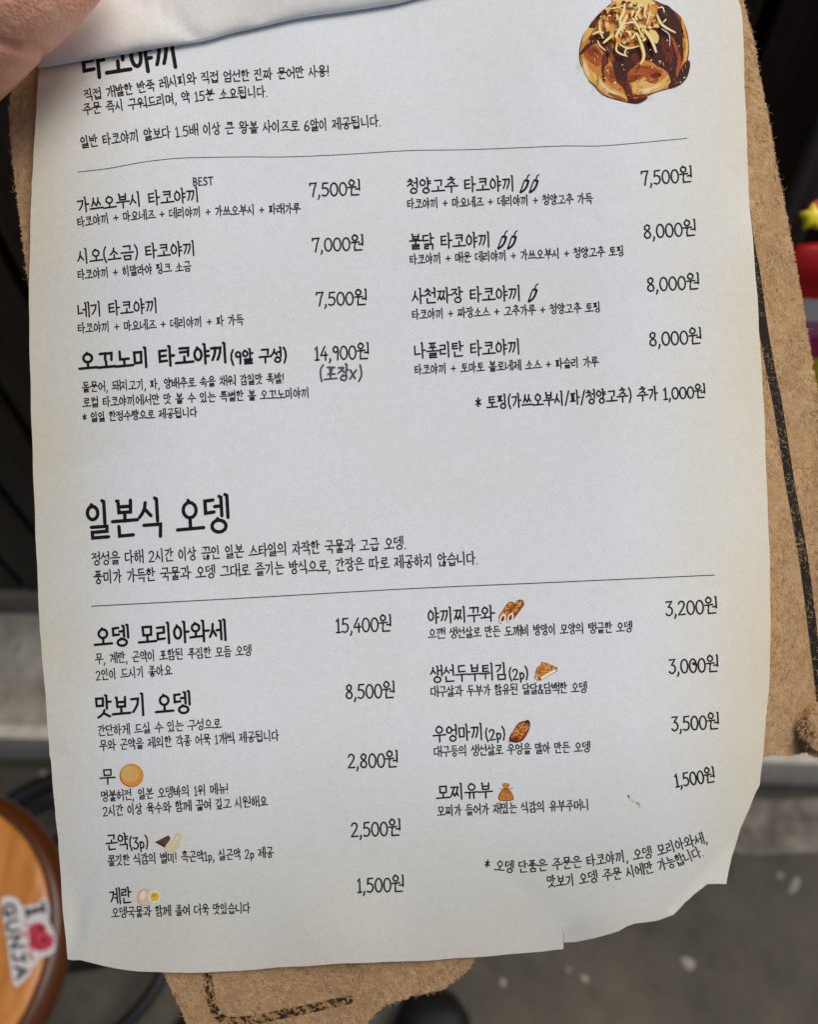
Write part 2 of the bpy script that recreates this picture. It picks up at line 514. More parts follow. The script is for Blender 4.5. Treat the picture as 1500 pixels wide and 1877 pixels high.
def jamo(ch, ctx):
    """strokes in a unit box; ctx: v = left of an upright vowel, h = above a flat vowel, f = final"""
    two = {'ㄲ': 'ㄱㄱ', 'ㄸ': 'ㄷㄷ', 'ㅃ': 'ㅂㅂ', 'ㅆ': 'ㅅㅅ', 'ㅉ': 'ㅈㅈ', 'ㄳ': 'ㄱㅅ', 'ㄵ': 'ㄴㅈ', 'ㄶ': 'ㄴㅎ', 'ㄺ': 'ㄹㄱ',
           'ㄻ': 'ㄹㅁ', 'ㄼ': 'ㄹㅂ', 'ㅀ': 'ㄹㅎ', 'ㅄ': 'ㅂㅅ'}
    if ch in two:
        out = []
        for k, c in enumerate(two[ch]):
            out += [[(x * 0.47 + 0.53 * k, y) for x, y in s] for s in jamo(c, ctx)]
        return out
    if ch == 'ㄱ':
        if ctx == 'v': return [[(.05, .92), (.95, .95), (.86, .55), (.55, .2), (.22, -.06)]]
        if ctx == 'h': return [[(.0, .86), (.98, .9), (.92, .1)]]
        return [[(.02, .9), (.98, .94), (.94, -.12)]]
    if ch == 'ㄴ': return [[(.06, 1), (.08, .08), (1.0, .14)]]
    if ch == 'ㄷ': return [[(.95, .97), (.06, .92), (.08, .06), (1.0, .12)]]
    if ch == 'ㄹ': return [[(.02, .95), (.93, .98), (.92, .55), (.06, .5), (.07, .02), (1.0, .06)]]
    if ch == 'ㅁ': return [[(.05, .95), (.1, .05), (.92, .08), (.95, .96), (.05, .95)]]
    if ch == 'ㅂ': return [[(-.04, 1.02), (.06, 1.0), (.1, .04), (.92, .06), (.95, 1.04)], [(.09, .52), (.93, .54)]]
    if ch == 'ㅅ': return [[(.52, 1.02), (.44, .62), (.22, .25), (-.04, .0)], [(.44, .58), (.98, .08)]]
    if ch == 'ㅇ': return [circ(.5, .47, .46, .47), [(.42, 1.07), (.5, .95)]]
    if ch == 'ㅈ': return [[(.02, .92), (.95, .96), (.62, .5), (.0, .0)], [(.52, .42), (1.0, .04)]]
    if ch == 'ㅊ': return [[(.36, 1.12), (.62, 1.08)], [(.02, .78), (.95, .82), (.6, .42), (.0, -.02)], [(.52, .36), (1.0, .0)]]
    if ch == 'ㅋ':
        if ctx == 'v': return [[(.05, .95), (.95, .97), (.86, .5), (.2, -.05)], [(.08, .5), (.85, .55)]]
        return [[(.02, .95), (.96, .97), (.9, .05)], [(.05, .5), (.9, .55)]]
    if ch == 'ㅌ': return [[(.95, .98), (.06, .94), (.08, .05), (1.0, .1)], [(.08, .5), (.88, .54)]]
    if ch == 'ㅍ': return [[(.02, .93), (.92, .97)], [(.26, .93), (.33, .1)], [(.68, .95), (.62, .1)], [(.0, .05), (.95, .1)]]
    if ch == 'ㅎ': return [[(.38, 1.16), (.64, 1.1)], [(.0, .84), (1.0, .88)], circ(.5, .32, .34, .34)]
    return []

def stem(x, y0, y1):
    return [(x - .06, y1), (x, y1 - .03), (x + .005, y0)]

LS = 'ㄱㄲㄴㄷㄸㄹㅁㅂㅃㅅㅆㅇㅈㅉㅊㅋㅌㅍㅎ'
VS = 'ㅏㅐㅑㅒㅓㅔㅕㅖㅗㅘㅙㅚㅛㅜㅝㅞㅟㅠㅡㅢㅣ'
TS = ['', 'ㄱ', 'ㄲ', 'ㄳ', 'ㄴ', 'ㄵ', 'ㄶ', 'ㄷ', 'ㄹ', 'ㄺ', 'ㄻ', 'ㄼ', 'ㄽ', 'ㄾ', 'ㄿ', 'ㅀ', 'ㅁ', 'ㅂ', 'ㅄ', 'ㅅ', 'ㅆ', 'ㅇ', 'ㅈ', 'ㅊ', 'ㅋ', 'ㅌ', 'ㅍ', 'ㅎ']

def put(strokes, x0, y0, x1, y1):
    return [[(x0 + (x1 - x0) * x, y0 + (y1 - y0) * y) for x, y in s] for s in strokes]

def upright(v, x0, x1, y0, y1, mid=None):
    """strokes of an upright vowel between x0 and x1"""
    w = x1 - x0; m = (y0 + y1) / 2 if mid is None else mid; d = (y1 - y0) * 0.12
    X = lambda t: x0 + w * t
    if v == 'ㅣ': return [stem(X(.5), y0, y1)]
    if v == 'ㅏ': return [stem(X(.36), y0, y1), [(X(.36), m), (X(1.12), m + .01)]]
    if v == 'ㅑ': return [stem(X(.36), y0, y1), [(X(.36), m + d), (X(1.05), m + d + .01)], [(X(.36), m - d), (X(1.05), m - d + .01)]]
    if v == 'ㅓ': return [stem(X(.8), y0, y1), [(X(-.02), m - .01), (X(.8), m)]]
    if v == 'ㅕ': return [stem(X(.8), y0, y1), [(X(.0), m + d), (X(.8), m + d)], [(X(.0), m - d), (X(.8), m - d)]]
    if v == 'ㅐ': return [stem(X(.22), y0 + .06, y1 - .04), stem(X(.98), y0, y1), [(X(.22), m), (X(.98), m + .01)]]
    if v == 'ㅒ': return [stem(X(.2), y0 + .06, y1 - .04), stem(X(.9), y0, y1), [(X(.2), m + d), (X(.9), m + d)], [(X(.2), m - d), (X(.9), m - d)]]
    if v == 'ㅔ': return [stem(X(.4), y0 + .05, y1 - .04), stem(X(.95), y0, y1), [(X(-.2), m), (X(.4), m + .01)]]
    if v == 'ㅖ': return [stem(X(.4), y0 + .05, y1 - .04), stem(X(.95), y0, y1), [(X(-.15), m + d), (X(.4), m + d)], [(X(-.15), m - d), (X(.4), m - d)]]
    return []

def syllable(ch):
    k = ord(ch) - 0xAC00
    l, v, t = LS[k // 588], VS[(k % 588) // 28], TS[k % 28]
    comp = {'ㅘ': 'ㅗㅏ', 'ㅙ': 'ㅗㅐ', 'ㅚ': 'ㅗㅣ', 'ㅝ': 'ㅜㅓ', 'ㅞ': 'ㅜㅔ', 'ㅟ': 'ㅜㅣ', 'ㅢ': 'ㅡㅣ'}
    out = []
    wide2 = l in 'ㄲㄸㅃㅆㅉ'
    if v in 'ㅏㅐㅑㅒㅓㅔㅕㅖㅣ':
        W = 0.78 + (0.10 if wide2 else 0) + (0.06 if v in 'ㅐㅔㅖㅒ' else 0)
        xs = 0.46 + (0.10 if wide2 else 0)
        if v in 'ㅐㅔㅖㅒ': xs -= 0.03
        if v in 'ㅓㅕ': ix1 = xs - 0.06
        elif v in 'ㅔㅖ': ix1 = xs - 0.10
        else: ix1 = xs - 0.06
        if t:
            out += put(jamo(l, 'v'), .03, .50, ix1, .88)
            out += upright(v, xs, W - 0.05, .38, 1.0)
            out += put(jamo(t, 'f'), .14 if t != 'ㅇ' else .22, .0, (W - .08) if t != 'ㅇ' else W - .12, .31 if t != 'ㅇ' else .34)
        else:
            out += put(jamo(l, 'v'), .03, .2, ix1, .80)
            out += upright(v, xs, W - 0.05, 0.0, 1.0)
    elif v in 'ㅗㅛㅜㅠㅡ':
        W = 0.84
        c = .43
        hx0, hx1 = (.2, .66) if not wide2 else (.14, .72)
        if t:
            out += put(jamo(l, 'h'), hx0, .64, hx1, .96)
            if v in 'ㅗㅛ':
                by = .42
                out.append([(.02, by), (.84, by + .02)])
                out += [[(c, by), (c, .62)]] if v == 'ㅗ' else [[(.33, by), (.33, .6)], [(.53, by), (.53, .6)]]
            elif v == 'ㅡ':
                by = .48; out.append([(.02, by), (.84, by + .02)])
            else:
                by = .53
                out.append([(.02, by), (.84, by + .02)])
                out += [[(c, by), (c, .36)]] if v == 'ㅜ' else [[(.33, by), (.31, .36)], [(.53, by), (.55, .36)]]
            out += put(jamo(t, 'f'), .19 if t != 'ㅇ' else .24, .0, .68 if t != 'ㅇ' else .62, .28 if t != 'ㅇ' else .33)
        else:
            if v in 'ㅗㅛ':
                out += put(jamo(l, 'h'), hx0, .42, hx1, .86)
                by = .12
                out.append([(.0, by - .01), (.86, by + .02)])
                out += [[(c, by), (c, .42)]] if v == 'ㅗ' else [[(.32, by), (.33, .4)], [(.54, by), (.53, .4)]]
            elif v == 'ㅡ':
                out += put(jamo(l, 'h'), hx0, .34, hx1, .86)
                out.append([(.0, .15), (.86, .18)])
            else:
                out += put(jamo(l, 'h'), hx0, .54, hx1, .94)
                by = .40
                out.append([(.0, by - .01), (.86, by + .02)])
                out += [[(c, by), (c, .0)]] if v == 'ㅜ' else [[(.31, by), (.28, .02)], [(.55, by), (.56, .02)]]
    else:
        a, b = comp[v]
        W = 0.90
        if t:
            out += put(jamo(l, 'h'), .07, .64, .47, .98)
            by = .47 if a != 'ㅜ' else .52
            out.append([(.02, by - .01), (.56, by + .02)])
            if a == 'ㅗ': out.append([(.27, by), (.27, .64)])
            if a == 'ㅜ': out.append([(.27, by), (.26, .36)])
            out += upright(b, .54, .86, .33, 1.0, .41 if a == 'ㅜ' else None)
            out += put(jamo(t, 'f'), .2 if t != 'ㅇ' else .27, .0, .74 if t != 'ㅇ' else .66, .27 if t != 'ㅇ' else .31)
        else:
            out += put(jamo(l, 'h'), .08, .5, .48, .88)
            by = .24 if a == 'ㅗ' else (.3 if a == 'ㅡ' else .4)
            out.append([(.0, by - .02), (.58, by + .02)])
            if a == 'ㅗ': out.append([(.28, by), (.28, .48)])
            if a == 'ㅜ': out.append([(.28, by), (.26, .08)])
            out += upright(b, .54, .88, 0.0, 1.0, .22 if a == 'ㅜ' else None)
    return out, W

ASC = {
    '0': ([circ(.28, .42, .25, .40)], .58), '1': ([[(.06, .68), (.2, .84), (.2, .02)], [(.05, .02), (.34, .03)]], .38),
    '2': ([[(.06, .66), (.14, .79), (.28, .83), (.42, .76), (.46, .62), (.36, .42), (.04, .03), (.5, .05)]], .56),
    '3': ([[(.06, .82), (.46, .84), (.22, .52), (.38, .48), (.48, .34), (.44, .14), (.28, .02), (.12, .04), (.03, .14)]], .54),
    '4': ([[(.34, .84), (.03, .3), (.52, .32)], [(.38, .52), (.37, .0)]], .56),
    '5': ([[(.46, .84), (.12, .82), (.08, .5), (.26, .54), (.43, .46), (.48, .28), (.4, .1), (.24, .02), (.04, .08)]], .55),
    '6': ([[(.38, .86), (.2, .68), (.08, .42), (.07, .2), (.18, .04), (.34, .04), (.46, .18), (.44, .36), (.3, .46), (.14, .4), (.08, .26)]], .54),
    '7': ([[(.03, .70), (.04, .83), (.48, .85), (.34, .5), (.22, .0)]], .52),
    '8': ([[(.28, .46), (.1, .58), (.1, .74), (.26, .84), (.42, .76), (.42, .6), (.28, .46), (.08, .32), (.06, .14), (.22, .02), (.4, .06), (.48, .2), (.42, .36), (.28, .46)]], .56),
    '9': ([[(.42, .62), (.36, .78), (.2, .82), (.08, .7), (.1, .52), (.24, .46), (.38, .54), (.43, .68), (.4, .3), (.38, .0)]], .5),
    ',': ([[(.1, .08), (.12, .0), (.04, -.16)]], .22), '.': ([[(.08, .03), (.1, .04)]], .22),
    '!': ([[(.1, .92), (.09, .3)], [(.09, .05), (.1, .06)]], .24), '(': ([[(.22, .98), (.09, .72), (.07, .34), (.2, -.06)]], .28),
    ')': ([[(.06, .98), (.2, .72), (.22, .34), (.08, -.06)]], .3), '+': ([[(.06, .42), (.54, .44)], [(.3, .68), (.3, .18)]], .62),
    '*': ([[(.22, .82), (.21, .22)], [(.03, .64), (.42, .36)], [(.4, .68), (.04, .34)]], .46),
    '/': ([[(.36, .98), (.04, -.04)]], .42), 'p': ([[(.08, .5), (.1, -.2)], [(.09, .4), (.22, .5), (.38, .42), (.4, .2), (.28, .05), (.1, .1)]], .48),
    'x': ([[(.05, .6), (.42, .08)], [(.42, .62), (.04, .06)]], .5),
    '&': ([[(.56, .0), (.16, .6), (.16, .76), (.28, .84), (.38, .74), (.34, .6), (.08, .32), (.06, .12), (.2, .0), (.36, .06), (.52, .34)]], .62),
    'B': ([[(.08, .84), (.08, .02), (.34, .04), (.42, .2), (.34, .4), (.1, .44), (.32, .5), (.38, .66), (.3, .82), (.08, .84)]], .52),
    'E': ([[(.42, .84), (.08, .84), (.08, .02), (.44, .03)], [(.08, .44), (.38, .45)]], .52),
    'S': ([[(.42, .74), (.3, .84), (.14, .8), (.08, .66), (.2, .5), (.36, .38), (.42, .2), (.32, .05), (.16, .02), (.04, .12)]], .52),
    'T': ([[(.02, .83), (.5, .84)], [(.26, .83), (.26, .0)]], .52), ' ': ([], .40),
    'I': ([[(.22, .84), (.22, .02)], [(.06, .84), (.38, .84)], [(.06, .02), (.38, .02)]], .46),
    'G': ([[(.48, .7), (.36, .82), (.18, .8), (.07, .6), (.06, .3), (.16, .06), (.34, .02), (.48, .14), (.48, .38), (.3, .38)]], .6),
    'U': ([[(.07, .84), (.08, .22), (.2, .03), (.36, .03), (.46, .22), (.47, .84)]], .58), 'N': ([[(.07, .0), (.07, .84), (.48, .02), (.48, .86)]], .6),
    'J': ([[(.14, .84), (.46, .84)], [(.34, .84), (.34, .2), (.22, .02), (.06, .12)]], .52), 'A': ([[(.02, .0), (.26, .86), (.52, .0)], [(.1, .3), (.43, .3)]], .56),
}

def layout(text):
    strokes, x = [], 0.0
    for ch in text:
        st, w = ASC[ch] if ch in ASC else syllable(ch)
        strokes += [[(x + px, py) for px, py in s] for s in st]
        x += w + (0.05 if ch not in ' ' else 0)
    return strokes, x - 0.05

def resample(pts, step):
    out = [pts[0]]
    for a, b in zip(pts, pts[1:]):
        d = math.hypot(b[0] - a[0], b[1] - a[1])
        n = max(1, int(math.ceil(d / step)))
        for i in range(1, n + 1):
            out.append((a[0] + (b[0] - a[0]) * i / n, a[1] + (b[1] - a[1]) * i / n))
    return out

def ribbon(pts, width, mapper, vs, fs, step=7.0, taper=None):
    """one pen stroke with round ends as a strip of faces"""
    q = [pts[0]]
    for p in pts[1:]:
        if math.hypot(p[0] - q[-1][0], p[1] - q[-1][1]) > 0.15: q.append(p)
    if len(q) < 2: q.append((q[0][0] + 0.4, q[0][1]))
    q = resample(q, step)
    m = len(q)
    h = width / 2
    base = len(vs)
    closed = math.hypot(q[0][0] - q[-1][0], q[0][1] - q[-1][1]) < 0.01 and m > 4
    for i, p in enumerate(q):
        a = q[i - 1] if i else (q[-2] if closed else None)
        b = q[i + 1] if i < m - 1 else (q[1] if closed else None)
        if a is None: a = p
        if b is None: b = p
        d1 = (p[0] - a[0], p[1] - a[1]); d2 = (b[0] - p[0], b[1] - p[1])
        l1 = math.hypot(*d1) or 1; l2 = math.hypot(*d2) or 1
        t = (d1[0] / l1 + d2[0] / l2, d1[1] / l1 + d2[1] / l2)
        lt = math.hypot(*t) or 1
        t = (t[0] / lt, t[1] / lt)
        c = 1.0
        if d1 != (0, 0) and d2 != (0, 0):
            cosv = t[0] * d2[0] / l2 + t[1] * d2[1] / l2
            c = 1 / max(cosv, 0.62)
        hh = h * c * (taper(i / (m - 1)) if taper else 1)
        nx, ny = -t[1] * hh, t[0] * hh
        vs.append(mapper(p[0] + nx, p[1] + ny)); vs.append(mapper(p[0] - nx, p[1] - ny))
    for i in range(m - 1):
        k = base + 2 * i
        fs.append((k, k + 1, k + 3, k + 2))
    if not closed and not taper:
        for end, nb, sgn in ((0, 1, -1), (m - 1, m - 2, 1)):
            p, o = q[end], q[nb]
            ang = math.atan2(p[1] - o[1], p[0] - o[0])
            k0 = len(vs)
            for j in range(1, 4):
                a_ = ang + math.pi / 2 - math.pi * j / 4
                vs.append(mapper(p[0] + h * math.cos(a_), p[1] + h * math.sin(a_)))
            l_, r_ = base + 2 * end, base + 2 * end + 1
            if sgn > 0: fs.append((l_, r_, k0 + 2, k0 + 1, k0))
            else: fs.append((r_, l_, k0 + 2, k0 + 1, k0))

def baseline(pts):
    c = catmull(pts, 12) if len(pts) > 2 else [tuple(pts[0]), tuple(pts[1])]
    ln = [0.0]
    for a, b in zip(c, c[1:]): ln.append(ln[-1] + math.hypot(b[0] - a[0], b[1] - a[1]))
    def at(s):
        s = s * ln[-1]
        for i in range(len(c) - 1):
            if s <= ln[i + 1] or i == len(c) - 2:
                t = (s - ln[i]) / (ln[i + 1] - ln[i])
                a, b = c[i], c[i + 1]
                d = math.hypot(b[0] - a[0], b[1] - a[1])
                return a[0] + (b[0] - a[0]) * t, a[1] + (b[1] - a[1]) * t, (b[0] - a[0]) / d, (b[1] - a[1]) / d
    return at

_lift = [0]
def lift():
    _lift[0] = (_lift[0] + 1) % 5
    return 0.42 + 0.05 * _lift[0]

def text_mesh(text, pts, h, sw, seed=0):
    strokes, W = layout(text)
    at = baseline(pts)
    vs, fs = [], []
    for s in strokes:
        q = []
        for (x, y) in s:
            bx, by, tx, ty = at(max(-.02, min(1.02, x / W)))
            q.append((bx + ty * y * h * 1.0, by - tx * y * h))
        z = lift()
        ribbon(q, sw, lambda a, b: onsheet(a, b, z), vs, fs)
    return vs, fs

# ================================================================== THE MENU SHEET
menu = empty('menu_sheet', MENU_M)
tag(menu, 'printed off white paper menu with torn curling lower corner held over leather', 'menu')

left = [(72, 127), (69, 160), (65, 224), (61, 300), (58, 337), (54, 487), (53, 561), (55, 673), (58, 785), (62, 897), (66, 1000), (69, 1060), (73, 1156),
        (80, 1236), (90, 1364), (91, 1385), (93, 1391), (102, 1500), (107, 1540), (114, 1654), (124, 1758)]
bottom = [(135, 1759.5), (147, 1759), (163, 1763), (190, 1770), (216, 1775), (254, 1780), (305, 1782), (380, 1782), (450, 1778), (520, 1772), (580, 1769), (637, 1765), (730, 1762),
          (800, 1759), (850, 1755), (910, 1751), (975, 1745), (1033.4, 1739), (1033.2, 1716), (1031.5, 1692), (1033.8, 1712), (1034.4, 1727), (1055, 1726), (1075, 1722), (1105, 1715), (1135, 1706),
          (1150, 1697), (1165, 1692), (1205, 1687), (1222, 1681), (1235, 1676), (1247, 1664), (1255, 1655), (1275, 1637), (1297, 1620), (1315, 1619.5), (1332, 1620)]
right = [(1336, 1596), (1342, 1570), (1357, 1520), (1375, 1480), (1387, 1450), (1393, 1439), (1403, 1343), (1411, 1247), (1413, 1175), (1412, 1031), (1406, 888), (1401, 744),
         (1393, 624), (1390, 560), (1384, 485), (1378, 410), (1374, 372), (1372.5, 350), (1370, 261), (1365, 149), (1362, 37), (1358, 12), (1352, -4), (1350, -120)]
outline = [(78, -60)] + left + bottom + right
dens = []
for i, p in enumerate(outline):
    q = outline[(i + 1) % len(outline)]
    d = math.hypot(q[0] - p[0], q[1] - p[1])
    n = max(1, int(d / 14))
    for j in range(n):
        t = j / n
        x_, y_ = p[0] + (q[0] - p[0]) * t, p[1] + (q[1] - p[1]) * t
        if n > 1 and j: x_ += 0.5 * math.sin(y_ / 19.0 + x_ / 23.0); y_ += 0.5 * math.sin(x_ / 17.0)
        dens.append((x_, y_))
pts2 = [Vector(p) for p in dens]
nb = len(pts2)
gx = [45 + 12 * i for i in range(116)]
gy = [-110 + 12 * i for i in range(160)]
def inside(x, y, poly):
    c = False
    j = len(poly) - 1
    for i in range(len(poly)):
        xi, yi = poly[i]; xj, yj = poly[j]
        if (yi > y) != (yj > y) and x < (xj - xi) * (y - yi) / (yj - yi) + xi: c = not c
        j = i
    return c
for y_ in gy:
    for k, x_ in enumerate(gx):
        if inside(x_, y_, dens) and all(math.hypot(x_ - p[0], y_ - p[1]) > 5 for p in dens):
            pts2.append(Vector((x_, y_)))
cv, ce, cf, _, _, _ = geometry.delaunay_2d_cdt(pts2, [], [list(range(nb))], 1, 1e-4)
th = 1.3
nv = len(cv)
def zedge(u, v): return Z(u, v)
vs = [P(p.x, p.y, Z(p.x, p.y)) for p in cv] + [P(p.x, p.y, Z(p.x, p.y) - th) for p in cv]
fs = []
from collections import Counter
ec = {}
for f in cf:
    a2 = sum((cv[f[i]].x * cv[f[(i + 1) % len(f)]].y - cv[f[(i + 1) % len(f)]].x * cv[f[i]].y) for i in range(len(f)))
    f = list(f) if a2 < 0 else list(reversed(f))
    fs.append(tuple(f)); fs.append(tuple(i + nv for i in reversed(f)))
    for i in range(len(f)):
        ec[(f[i], f[(i + 1) % len(f)])] = 1
for (a_, b_) in ec:
    if (b_, a_) not in ec:
        k_ = len(vs); vs += [vs[b_], vs[a_], vs[a_ + nv], vs[b_ + nv]]
        fs.append((k_, k_ + 1, k_ + 2, k_ + 3))
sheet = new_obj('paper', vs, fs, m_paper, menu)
at_ = sheet.data.attributes.new('warm_light', 'FLOAT', 'POINT')  # mask of the painted warm light, rising towards the sides and bottom
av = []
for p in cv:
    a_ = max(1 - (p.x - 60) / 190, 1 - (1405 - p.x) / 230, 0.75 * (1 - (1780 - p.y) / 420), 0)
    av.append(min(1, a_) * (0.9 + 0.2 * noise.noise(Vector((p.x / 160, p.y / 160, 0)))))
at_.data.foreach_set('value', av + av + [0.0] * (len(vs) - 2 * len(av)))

def ink(name, text, pts, h, sw, m=None):
    vs, fs = text_mesh(text, pts, h, sw)
    return new_obj(name, vs, fs, m or m_ink, menu, smooth=False)

SD, SN, SP, SB = 2.0, 2.85, 2.9, 4.5          # pen widths: description, item name, price, bold item name
TEXT = [
 ('heading', '타코야끼', [(153, 145), (240, 136), (331, 122)], 62, 7.0),
 ('introduction', '직접 개발한 반죽 레시피와 직접 엄선한 진짜 문어만 사용!', [(156, 185), (250, 172), (350, 155), (450, 149), (605, 140)], 21, SD + .2),
 ('introduction', '주문 즉시 구워드리며, 약 15분 소요됩니다.', [(153, 211), (235, 202), (345, 188), (420, 182), (492, 178)], 21, SD + .2),
 ('introduction', '일반 타코야끼 알보다 1.5배 이상 큰 왕볼 사이즈로 6알이 제공됩니다.', [(149, 272), (250, 260), (357, 249), (472, 244), (602, 239), (700, 232)], 22, SD + .2),
 ('badge', 'BEST', [(354, 341), (391, 339)], 17, 2.2),
 ('item_name', '가쓰오부시 타코야끼', [(143, 390), (260, 378), (367, 370)], 27, SN),
 ('price', '7,500원', [(568, 361), (662, 358)], 29, SP),
 ('description', '타코야끼 + 마요네즈 + 데리야끼 + 가쓰오부시 + 파래가루', [(143, 417), (230, 406), (360, 398), (551, 391)], 19, SD),
 ('item_name', '시오(소금) 타코야끼', [(143, 484), (250, 475), (360, 468)], 27, SN),
 ('price', '7,000원', [(573, 462), (668, 459)], 29, SP),
 ('description', '타코야끼 + 히말라야 핑크 소금', [(143, 513), (351, 497)], 19, SD),
 ('item_name', '네기 타코야끼', [(143, 582), (291, 573)], 27, SN),
 ('price', '7,500원', [(580, 561), (674, 559)], 29, SP),
 ('description', '타코야끼 + 마요네즈 + 데리야끼 + 파 가득', [(143, 611), (447, 595)], 19, SD),
 ('item_name', '오꼬노미 타코야끼', [(146, 680), (420, 664)], 36, SB + .3),
 ('item_note', '(9알 구성)', [(423, 668), (527, 663)], 27, 3.7),
 ('price', '14,900원', [(577, 661), (678, 658)], 30, SP),
 ('description', '돌문어, 돼지고기, 파, 양배추로 속을 채워 감칠맛 폭발!', [(151, 719), (522, 702)], 19, SD),
 ('description', '로컬 타코야끼에서만 맛 볼 수 있는 특별한 볼 오꼬노미야끼', [(152, 747), (568, 729)], 19, SD),
 ('description', '* 일일 한정수량으로 제공됩니다', [(152, 774), (362, 764)], 18, SD),
 ('item_name', '청양고추 타코야끼', [(747, 355), (945, 350)], 28, SN),
 ('price', '7,500원', [(1177, 340), (1271, 334)], 30, SP),
 ('description', '타코야끼 + 마요네즈 + 데리야끼 + 청양고추 가득', [(747, 383), (1087, 373)], 19, SD),
 ('item_name', '불닭 타코야끼', [(751, 457), (901, 453)], 28, SN),
 ('price', '8,000원', [(1181, 438), (1278, 432)], 30, SP),
 ('description', '타코야끼 + 매운 데리야끼 + 가쓰오부시 + 청양고추 토핑', [(752, 485), (1145, 469)], 19, SD),
 ('item_name', '사천짜장 타코야끼', [(756, 557), (957, 551)], 28, SN),
 ('price', '8,000원', [(1187, 535), (1284, 530)], 30, SP),
 ('description', '타코야끼 + 짜장소스 + 고추가루 + 청양고추 토핑', [(756, 586), (1102, 572)], 19, SD),
 ('item_name', '나폴리탄 타코야끼', [(760, 657), (956, 649)], 28, SN),
 ('price', '8,000원', [(1191, 635), (1288, 630)], 30, SP),
 ('description', '타코야끼 + 토마토 볼로네제 소스 + 파슬리 가루', [(761, 687), (1098, 672)], 19, SD),
 ('footnote', '* 토핑(가쓰오부시/파/청양고추) 추가 1,000원', [(873, 751), (1295, 729)], 26, 2.8),
 ('heading', '일본식 오뎅', [(160, 987), (423, 974)], 68, 6.4),
 ('introduction', '정성을 다해 2시간 이상 끊인 일본 스타일의 자작한 국물과 고급 오뎅.', [(169, 1036), (746, 1006)], 24, SD + .3),
 ('introduction', '풍미가 가득한 국물과 오뎅 그대로 즐기는 방식으로, 간장은 따로 제공하지 않습니다.', [(172, 1070), (878, 1034)], 24, SD + .3),
 ('item_name', '오뎅 모리아와세', [(174, 1186), (416, 1173)], 38, SB),
 ('price', '15,400원', [(616, 1160), (719, 1157)], 31, SP),
 ('description', '무, 계란, 곤약이 포함된 푸짐한 모듬 오뎅', [(175, 1217), (462, 1201)], 20, SD),
 ('description', '2인이 드시기 좋아요', [(176, 1247), (316, 1237)], 20, SD),
 ('item_name', '맛보기 오뎅', [(176, 1315), (351, 1306)], 40, SB),
 ('price', '8,500원', [(634, 1281), (725, 1279)], 31, SP),
 ('description', '간단하게 드실 수 있는 구성으로', [(180, 1349), (406, 1335)], 20, SD),
 ('description', '무와 곤약을 제외한 각종 어묵 1개씩 제공됩니다', [(183, 1376), (512, 1357)], 20, SD),
 ('item_name', '무', [(184, 1437), (211, 1436)], 28, SN),
 ('price', '2,800원', [(638, 1408), (731, 1406)], 31, SP),
 ('description', '명불허전, 일본 오뎅바의 1위 메뉴!', [(186, 1469), (420, 1454)], 20, SD),
 ('description', '2시간 이상 육수와 함께 끓여 깊고 시원해요', [(189, 1496), (491, 1477)], 20, SD),
 ('item_name', '곤약', [(195, 1558), (236, 1555)], 29, SN),
 ('item_note', '(3p)', [(238, 1557), (273, 1554)], 25, 2.7),
 ('price', '2,500원', [(644, 1534), (736, 1531)], 31, SP),
 ('description', '쫄깃한 식감의 별미! 흑곤약1p, 실곤약 2p 제공', [(198, 1587), (502, 1571)], 20, SD),
 ('item_name', '계란', [(202, 1657), (242, 1654)], 29, SN),
 ('price', '1,500원', [(655, 1636), (742, 1634)], 31, SP),
 ('description', '오뎅국물과 함께 졸여 더욱 맛있습니다', [(205, 1682), (459, 1673)], 20, SD),
 ('item_name', '야끼찌꾸와', [(785, 1143), (907, 1138)], 29, SN),
 ('price', '3,200원', [(1221, 1129), (1317, 1124)], 31, SP),
 ('description', '으깬 생선살로 만든 도깨비 방망이 모양의 탱글한 오뎅', [(786, 1171), (1160, 1158)], 20, SD),
 ('item_name', '생선두부튀김', [(790, 1251), (930, 1245)], 31, SN),
 ('item_note', '(2p)', [(934, 1247), (970, 1244)], 24, 2.7),
 ('price', '3,000원', [(1227, 1235), (1319, 1231)], 31, SP),
 ('description', '대구살과 두부가 함유된 달달&담백한 오뎅', [(790, 1277), (1077, 1269)], 20, SD),
 ('item_name', '우엉마끼', [(795, 1360), (888, 1355)], 30, SN),
 ('item_note', '(2p)', [(891, 1358), (928, 1354)], 24, 2.7),
 ('price', '3,500원', [(1232, 1340), (1320, 1336)], 31, SP),
 ('description', '대구등의 생선살로 우엉을 말아 만든 오뎅', [(796, 1387), (1083, 1378)], 20, SD),
 ('item_name', '모찌유부', [(801, 1466), (903, 1462)], 29, SN),
 ('price', '1,500원', [(1239, 1443), (1313, 1433)], 29, SP),
 ('description', '모찌가 들어가 재밌는 식감의 유부주머니', [(802, 1496), (1081, 1484)], 20, SD),
 ('footnote', '* 오뎅 단품은 주문은 타코야끼, 오뎅 모리아와세,', [(888, 1593), (942, 1599), (1007, 1595), (1077, 1588), (1162, 1577), (1207, 1569), (1250, 1557), (1299, 1544)], 22, SD + .2),
 ('footnote', '맛보기 오뎅 주문 시에만 가능합니다.', [(1004, 1626), (1057, 1622), (1102, 1615), (1150, 1609), (1207, 1597), (1250, 1585), (1293, 1568)], 22, SD + .2),
]
for nm, tx, pts, h, sw in TEXT:
    ink(nm, tx, pts, h, sw)
_st, _W = layout('(포장x)')
_rn = random.Random(4); vs, fs = [], []
